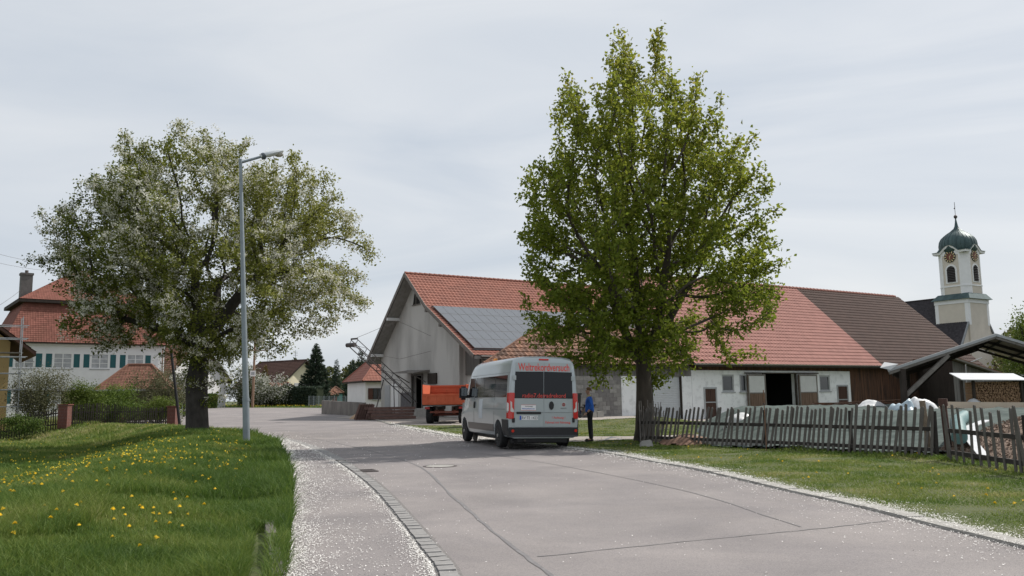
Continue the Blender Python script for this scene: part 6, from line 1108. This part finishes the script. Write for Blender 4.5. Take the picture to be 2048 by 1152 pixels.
def strip(name, label, pts, w, mat, h=.02):
    m = MB()
    for a, b in zip(pts[:-1], pts[1:]):
        a = Vector(a); b = Vector(b); d = (b - a).normalized(); s = Vector((-d.y, d.x, 0)) * w / 2; m.hexa([a - s, b - s, b + s, a + s, a - s + Vector((0, 0, h)), b - s + Vector((0, 0, h)), b + s + Vector((0, 0, h)), a + s + Vector((0, 0, h))])
    return tag(m.build(name, mat), label, 'foil')
strip('foil_edge', 'white foil edge folded along the wood chip heap', [(9.35, 17.2, .10), (9.75, 18.4, .35), (10.4, 19.6, .62), (11.2, 20.4, .72)], .2, whitef); strip('plastic_edge', 'white plastic edging at the foot of the tarpaulin behind pickets', [(5.35, 24.5, .02), (6.2, 23.4, .05), (6.75, 22.75, .03)], .16, whitef, .12)
o = tag(MB().path([(9.5, 18.4, .45), (10.2, 19.8, .72), (11.0, 21, .8)], .16, 12).build('foil_roll', M('roll_teal', (.10, .19, .19), .5, .2, 5), None, True), 'dark teal roll of foil lying behind the gate post', 'foil roll')
a = at(1880, 822, 27.5); b = at(2080, 826, 26.0); o = tag(MB().hexa([(a.x, a.y, .3), (b.x, b.y, .3), (b.x, b.y + .06, .3), (a.x, a.y + .06, .3), (a.x, a.y, 1.10), (b.x, b.y, 1.05), (b.x, b.y + .06, 1.05), (a.x, a.y + .06, 1.10)]).build('beige_board', M('beige_board', (.56, .46, .36), .8, .08, 2)), 'long beige board standing behind the right picket fence', 'board'); MB().tube((a.x + .3, a.y + .1, 0), (a.x + .3, a.y + .1, 1.0), .04).tube((b.x - .3, b.y + .1, 0), (b.x - .3, b.y + .1, 1.0), .04).build('stake', beamw, o)
pl0 = at(1735, 808, 40)
for k in range(9): o = MB().beam((-2.1, 0, 0), (2.1, random.uniform(-.3, .3), random.uniform(-.05, .15)), .2, .04).build('plank', brownplank); o.location = (pl0.x + random.uniform(-.4, .4), 40 + k * .14, .78 + .045 * (k % 5)); tag(o, 'dark plank in the loose pile on the tarpaulin before brown barn wall', 'plank', 'loose planks on the tarpaulin')
# ================================================================== OPEN SHELTER AND FIREWOOD
YS = 30.; el = at(1778, 741, YS); rt = at(1991, 670, YS + .3); er = Vector((2 * rt.x - el.x, YS + .6, el.z)); back = Vector((4.4, 9.2, .0)); OS = thing('open_roof', 'open timber shelter with pale sheeted roof beside the tarpaulin', 'shelter', (el.x, YS, 0)); o0 = Vector((el.x, YS, 0)); E0 = el - o0; R0 = rt - o0; G0 = er - o0; under = M('sheet_underside', (.52, .40, .30), .8, .12, 2); topm = M('sheet_top', (.62, .62, .60), .6, .1, 2)
for a, b in ((E0, R0), (R0, G0)):
    MB().hexa([a, b, b + back, a + back, a + Vector((0, 0, .02)), b + Vector((0, 0, .02)), b + back + Vector((0, 0, .02)), a + back + Vector((0, 0, .02))]).build('roof_lining', under, OS); MB().hexa([q + Vector((0, 0, .03)) for q in (a, b, b + back, a + back)] + [q + Vector((0, 0, .06)) for q in (a, b, b + back, a + back)]).build('roof_sheet', topm, OS)
    for t in (0, .33, .66, 1.): p = back * t; MB().beam(a + p + Vector((0, 0, -.09)), b + p + Vector((0, 0, -.06)), .07, .10).build('rafter', beamw if t == 0 else darkwood, OS)
    for t in (.08, .36, .64, .93): p = a.lerp(b, t); MB().beam(p + Vector((0, 0, -.03)), p + back + Vector((0, 0, -.03)), .07, .055).build('purlin', darkwood, OS)
MB().beam(E0 + Vector((-.06, -.05, .0)), R0 + Vector((0, -.05, .0)), .03, .09).build('fascia', frameg, OS); MB().beam(R0 + Vector((0, -.05, 0)), G0 + Vector((0, -.05, 0)), .03, .09).build('fascia', frameg, OS)
postm = darkwood
for t, q in ((.0, .12), (.62, .12), (1.0, .12)):
    p = E0.lerp(R0, q) + back * t; MB().beam((p.x, p.y, -.1), (p.x, p.y, p.z - .1), .17, .17, (0, 1, 0)).build('post', postm, OS); r_ = E0.lerp(R0, .55) + back * t; MB().beam((p.x, p.y, 1.25), (r_.x, r_.y, r_.z - .15), .11, .13).build('brace', beamw if t == 0 else darkwood, OS)
    p = G0.lerp(R0, .12) + back * t; MB().beam((p.x, p.y, -.1), (p.x, p.y, p.z - .1), .17, .17, (0, 1, 0)).build('post', postm, OS)
pa = E0.lerp(R0, .12); MB().beam(pa + Vector((0, 0, -.5)), pa + back * .62 + Vector((0, 0, -1.4)), .07, .09).beam(pa + Vector((0, 0, -1.3)), pa + back * .62 + Vector((0, 0, -.45)), .07, .09).build('cross_brace', beamw, OS)
MB().add([E0 + Vector((-.35, -.1, .10)), E0 + Vector((.0, -.12, .02)), E0 + Vector((.3, -.1, .22)), E0 + Vector((-.1, .1, .30))], [(0, 1, 2), (0, 2, 3)]).build('torn_sheet', whitef, OS)
fw = at(1983, 800, 45); FS = thing('firewood_shelter', 'low shelter with pale tin roof over the firewood', 'shelter', (fw.x, 45, 0), .1)
MB().hexa([(-2.15, -.9, 1.98), (1.5, -.9, 1.92), (2.0, .9, 2.3), (-1.65, .9, 2.36), (-2.15, -.9, 2.02), (1.5, -.9, 1.96), (2.0, .9, 2.34), (-1.65, .9, 2.40)]).build('tin_roof', M('tin_white', (.50, .51, .53), .45, .06, 2), FS)
for x in (-2.0, -1.35, 1.3): MB().beam((x, -.6, 0), (x, -.6, 1.98), .12, .12, (0, 1, 0)).build('post', darkwood, FS)
logm = M('log_end', (.20, .115, .07), .9, .3, 14, .4, 40, col2=(.36, .24, .15)); logs = MB(); n = 0
for z in np.arange(.05, 1.85, .085):
    for x in np.arange(-1.12, 1.25, .10): r = random.uniform(.035, .052); logs.tube((x + random.uniform(-.02, .02), -.55 + random.uniform(-.05, .04), z + random.uniform(-.015, .015)), (x, .4, z), r, r, 6)
WP = logs.build('firewood_stack', logm, None); WP.location = (fw.x, 45, 0); WP.rotation_euler = (0, 0, .1); tag(WP, 'stacked split firewood under the pale tin roof', 'firewood')
# grey boarded lean-to behind the firewood
lt = at(1925, 760, 57); LT = thing('boarded_lean_to', 'grey boarded lean-to with sloping roof at the end of the long barn', 'shed', (lt.x, 57, 0), .12); zt = lambda x: 3.25 - .33 * x
MB().prism([(-.6, .06, -.2), (4.4, .06, -.2), (4.4, .06, zt(4.4)), (-.6, .06, zt(-.6))], (0, 4, 0)).build('wall', darkwood, LT); planks('plank_cladding', greyplank, LT, -.6, 4.4, .058, -.1, 3, .16, zfun=zt); MB().beam((-.8, -.25, zt(-.8) + .1), (4.9, -.25, zt(4.9) + .1), .5, .12).build('verge', beamw, LT); MB().hexa([(-.8, -.4, zt(-.8) + .17), (4.9, -.4, zt(4.9) + .17), (4.9, 4.3, zt(4.9) + .17), (-.8, 4.3, zt(-.8) + .17), (-.8, -.4, zt(-.8) + .24), (4.9, -.4, zt(4.9) + .24), (4.9, 4.3, zt(4.9) + .24), (-.8, 4.3, zt(-.8) + .24)]).build('roof', oldtile, LT)
MB().path([(1.2, -.45, 3.6), (.1, -.3, 3.2), (.05, -.25, 0)], .04).build('downpipe', zinc, LT)
# ================================================================== GARDEN AND BACKGROUND PLANTS
def pb_(px, Y): return at(px, 800, Y).x
bush('shrub', 'olive grey loose shrub behind the left end of the garden fence', pb_(62, 47), 47.6, 3.0, 1.75, 1.3, 10000, go, .09, top=.55, stems=12); bush('shrub', 'dark low shrub growing through the fence at far left', pb_(45, 44), 44.0, 1.2, 1.2, .5, 3500, gl, .08)
bush('shrub', 'bright green rounded shrub right of the first brick pillar', pb_(158, 49), 49.5, 2.3, 1.1, 1., 6500, gy, .10); bush('shrub', 'mid green shrub behind the middle of the garden fence', pb_(235, 51), 52, 2.2, 1.3, 1.2, 6000, gl, .10, tone=.2); bush('shrub', 'tall olive green shrub at the right end of the garden fence', pb_(300, 54), 55, 3.2, 1.7, 1.5, 9500, go, .11, tone=-.05); bush('shrub', 'pale green feathery shrub before the last brick pillar', pb_(318, 51), 51.5, 1.6, 1.3, .7, 5000, gy, .10, tone=.1); bush('shrub', 'small leafy shrub beside the bright green shrub', pb_(200, 49), 50.5, 1.7, .7, .7, 2800, gl, .09, tone=.25)
bush('blossom_shrub', 'small blossoming tree between the black pole and pear trunk', pb_(358, 66), 67, 3.6, 1.0, 1., 3500, gw, .14, 'tree'); bush('blossom_shrub', 'white blossoming shrub beside the utility pole', pb_(535, 99), 100, 3.4, 2.2, 1.5, 4500, gw, .18); bush('blossom_shrub', 'leafy blossoming shrub left of the utility pole', pb_(475, 99), 101, 4.6, 2.6, 1.5, 5000, gw, .2, tone=-.2)
o = MB().box(-.55, .55, -.4, .4, 0, .75).build('garden_tub', M('tub_red', (.16, .035, .03), .7), None, True, .05); o.location = (pb_(226, 52), 52.2, gz(pb_(226, 52), 52.2)); tag(o, 'dark red garden tub behind the garden fence', 'tub'); MB().box(-.5, .5, -.35, .35, .74, .80).build('earth', soil, o)
CPX = pb_(170, 58); CPT = thing('garden_canopy', 'dark canopy on posts in front of the white house', 'canopy', (CPX, 60, tz(CPX, 60)), .1); MB().hexa([(-3.2, -1.5, 2.05), (3.2, -1.5, 2.0), (3.2, 1.5, 2.25), (-3.2, 1.5, 2.3), (-3.2, -1.5, 2.13), (3.2, -1.5, 2.08), (3.2, 1.5, 2.33), (-3.2, 1.5, 2.38)]).build('roof', M('canopy_dark', (.05, .055, .065), .5), CPT)
for x in (-3, 0, 3): MB().beam((x, -1.4, 0), (x, -1.4, 2.05), .1, .1, (0, 1, 0)).beam((x, 1.4, 0), (x, 1.4, 2.25), .1, .1, (0, 1, 0)).build('post', darkwood, CPT)
MB().box(-3.1, 3.1, 1.3, 1.38, .0, 2.1).build('back_wall', darkwood, CPT)
# hedge beyond the junction
def hedge(name, label, a, b, h, w, n, mat, L=.2):
    a = Vector((*a, 0)); b = Vector((*b, 0)); d = b - a; Ln = d.length; d.normalize(); nn = Vector((-d.y, d.x, 0)); root = thing(name, label, 'hedge', (a.x, a.y, tz(a.x, a.y))); z1 = tz(b.x, b.y) - tz(a.x, a.y)
    MB().hexa([tuple(nn * -w * .4), tuple(d * Ln - nn * w * .4 + Vector((0, 0, z1))), tuple(d * Ln + nn * w * .4 + Vector((0, 0, z1))), tuple(nn * w * .4)] + [tuple(q) for q in (nn * -w * .4 + Vector((0, 0, h * .93)), d * Ln - nn * w * .4 + Vector((0, 0, h * .93 + z1)), d * Ln + nn * w * .4 + Vector((0, 0, h * .93 + z1)), nn * w * .4 + Vector((0, 0, h * .93)))]).build('core', M('hedge_core', (.02, .03, .012), .9), root)
    u = rng.random(n); t = rng.random(n) ** .7; sd_ = (rng.random(n) - .5) * w; top = rng.random(n) < .3; sd_ = np.where(top, sd_, np.where(rng.random(n) < .8, -w * .45, w * .45) + rng.normal(size=n) * .05); zz = np.where(top, h * (.95 + .05 * rng.random(n)), t * h) + z1 * u; P = np.outer(u * Ln, np.array(d)) + np.outer(sd_, np.array(nn)); P[:, 2] = zz + .06 * np.sin(u * Ln * 3) * top; leaves('foliage', P, L * (.6 + .8 * rng.random(n)), L * .6, mat, root, .3); return root
hedge('clipped_hedge', 'long clipped dark hedge beyond the road junction', (pb_(478, 106), 107), (pb_(640, 98), 98), 2.2, 1.2, 16000, needle, .2); hedge('clipped_hedge', 'low hedge seen between the black pole and pear trunk', (pb_(335, 92), 93), (pb_(425, 96), 97), 1.5, 1., 5000, gl, .2)
conifer('blue_spruce', 'dense blue spruce beside the pale house beyond the hedge', pb_(631, 108), 108, 7.8, 2.5, needle, 26000, L=.3); conifer('golden_conifer', 'slim golden conifer right of the utility pole', pb_(520, 110), 112, 5.2, 1.0, golden, 4500); 
# verge flowers and grass beyond the junction
x, y = rng.uniform(-75, -14, 26000), rng.uniform(88, 128, 26000); fl = 90 + (-19.5 - x) * .62; k = (y > fl + .4) & (y < fl + 9); x, y = x[k], y[k]; o = blades('far_verge_grass', np.stack([x, y, ter(x, y)], 1), .14 + .12 * rng.random(len(x)), .03 + .02 * rng.random(len(x)), .5 + .5 * rng.random(len(x)), np.clip(.3 + .4 * rng.random(len(x)), 0, 1), 'sunlit grass verge beyond the junction')
k = rng.random(len(x)) < .30; o = leaves('far_verge_dandelions', np.stack([x[k], y[k], ter(x[k], y[k]) + .2], 1), .09, .08, yel, None, 1.5, kind='stuff'); o['label'] = 'dandelions in the verge beyond the junction'; o['category'] = 'dandelions'
# the wood on the horizon
wood1 = Mleaf('wood_leaf', [(0, (.04, .06, .025)), (.5, (.10, .115, .04)), (1, (.17, .15, .06))]); kf = 0
def wood():
    P = []; R = []
    for k in range(150):
        px = random.uniform(560, 1000) if k < 90 else random.uniform(2035, 2300); Y = random.uniform(250, 420) if k < 90 else random.uniform(85, 130); x = at(px, 790, Y).x; h = random.uniform(8, 13) if k < 90 else random.uniform(6, 9); con = random.random() < .45; n = 420
        t = rng.random(n); a = rng.random(n) * 6.28; rr = (1 - t) * 2.4 + .2 if con else 3.2 * np.sqrt(np.maximum(.05, 1 - (2 * t - 1.05) ** 2)); s = rng.random(n) ** .4; P.append(np.stack([x + np.cos(a) * rr * s, Y + np.sin(a) * rr * s, tz(x, Y) + h * (.02 + .98 * t)], 1)); R.append(np.clip(rng.random(n) * .4 + (0 if con else random.uniform(.25, .6)), 0, 1))
    P = np.concatenate(P); o = leaves('distant_wood', P, 1.3 * np.clip(P[:, 1] / 300, .3, 1.2), 1.0 * np.clip(P[:, 1] / 300, .3, 1.2), wood1, None, .4, np.concatenate(R), kind='stuff'); o['label'] = 'distant mixed wood along the horizon'; o['category'] = 'wood'
wood()
conifer('young_spruce', 'small dark spruce top left of the grey barn', pb_(668, 170), 172, 8.5, 1.8, needle, 4000, L=.4)
for k, (px, Y, h) in enumerate(((722, 185, 11.), (745, 200, 11.5), (705, 195, 9.5))): conifer('pine_tree', ['dark pine standing left of the barn roof corner', 'tall dark pine partly behind the barn eave', 'lower dark pine above the cottage roof'][k], pb_(px, Y), Y, h, 3., needle, 4500, L=.55)
bush('bush_tree', 'spring green tree at the right border behind the church', at(2066, 720, 80).x, 80, 7.6, 2.6, 2.6, 7000, gy, .25, 'tree', stems=14, tone=.15); hedge('dark_hedge', 'dark hedge at the right border beside the firewood', (at(2026, 790, 47).x, 47), (at(2120, 790, 46).x, 46), 2.15, 1.3, 5000, needle, .15)
# wire mesh fence beyond the concrete wall
WF = thing('mesh_fence', 'grey wire mesh fence on posts beyond the concrete wall', 'fence', (0, 0, 0)); a = Vector((pb_(622, 97), 96, 0)); b = Vector((pb_(722, 88), 86, 0)); m = MB()
for i in range(10): p = a.lerp(b, i / 9); MB().tube((p.x, p.y, tz(p.x, p.y) - .1), (p.x, p.y, tz(p.x, p.y) + 1.25), .03, n=6).build('post', lm, WF)
for z in np.arange(.1, 1.25, .18): m.tube((a.x, a.y, tz(a.x, a.y) + z), (b.x, b.y, tz(b.x, b.y) + z), .006, n=3)
for i in range(70): p = a.lerp(b, i / 69); m.tube((p.x, p.y, tz(p.x, p.y) + .08), (p.x, p.y, tz(p.x, p.y) + 1.2), .006, n=3)
m.build('mesh', lm, WF, kind='stuff')
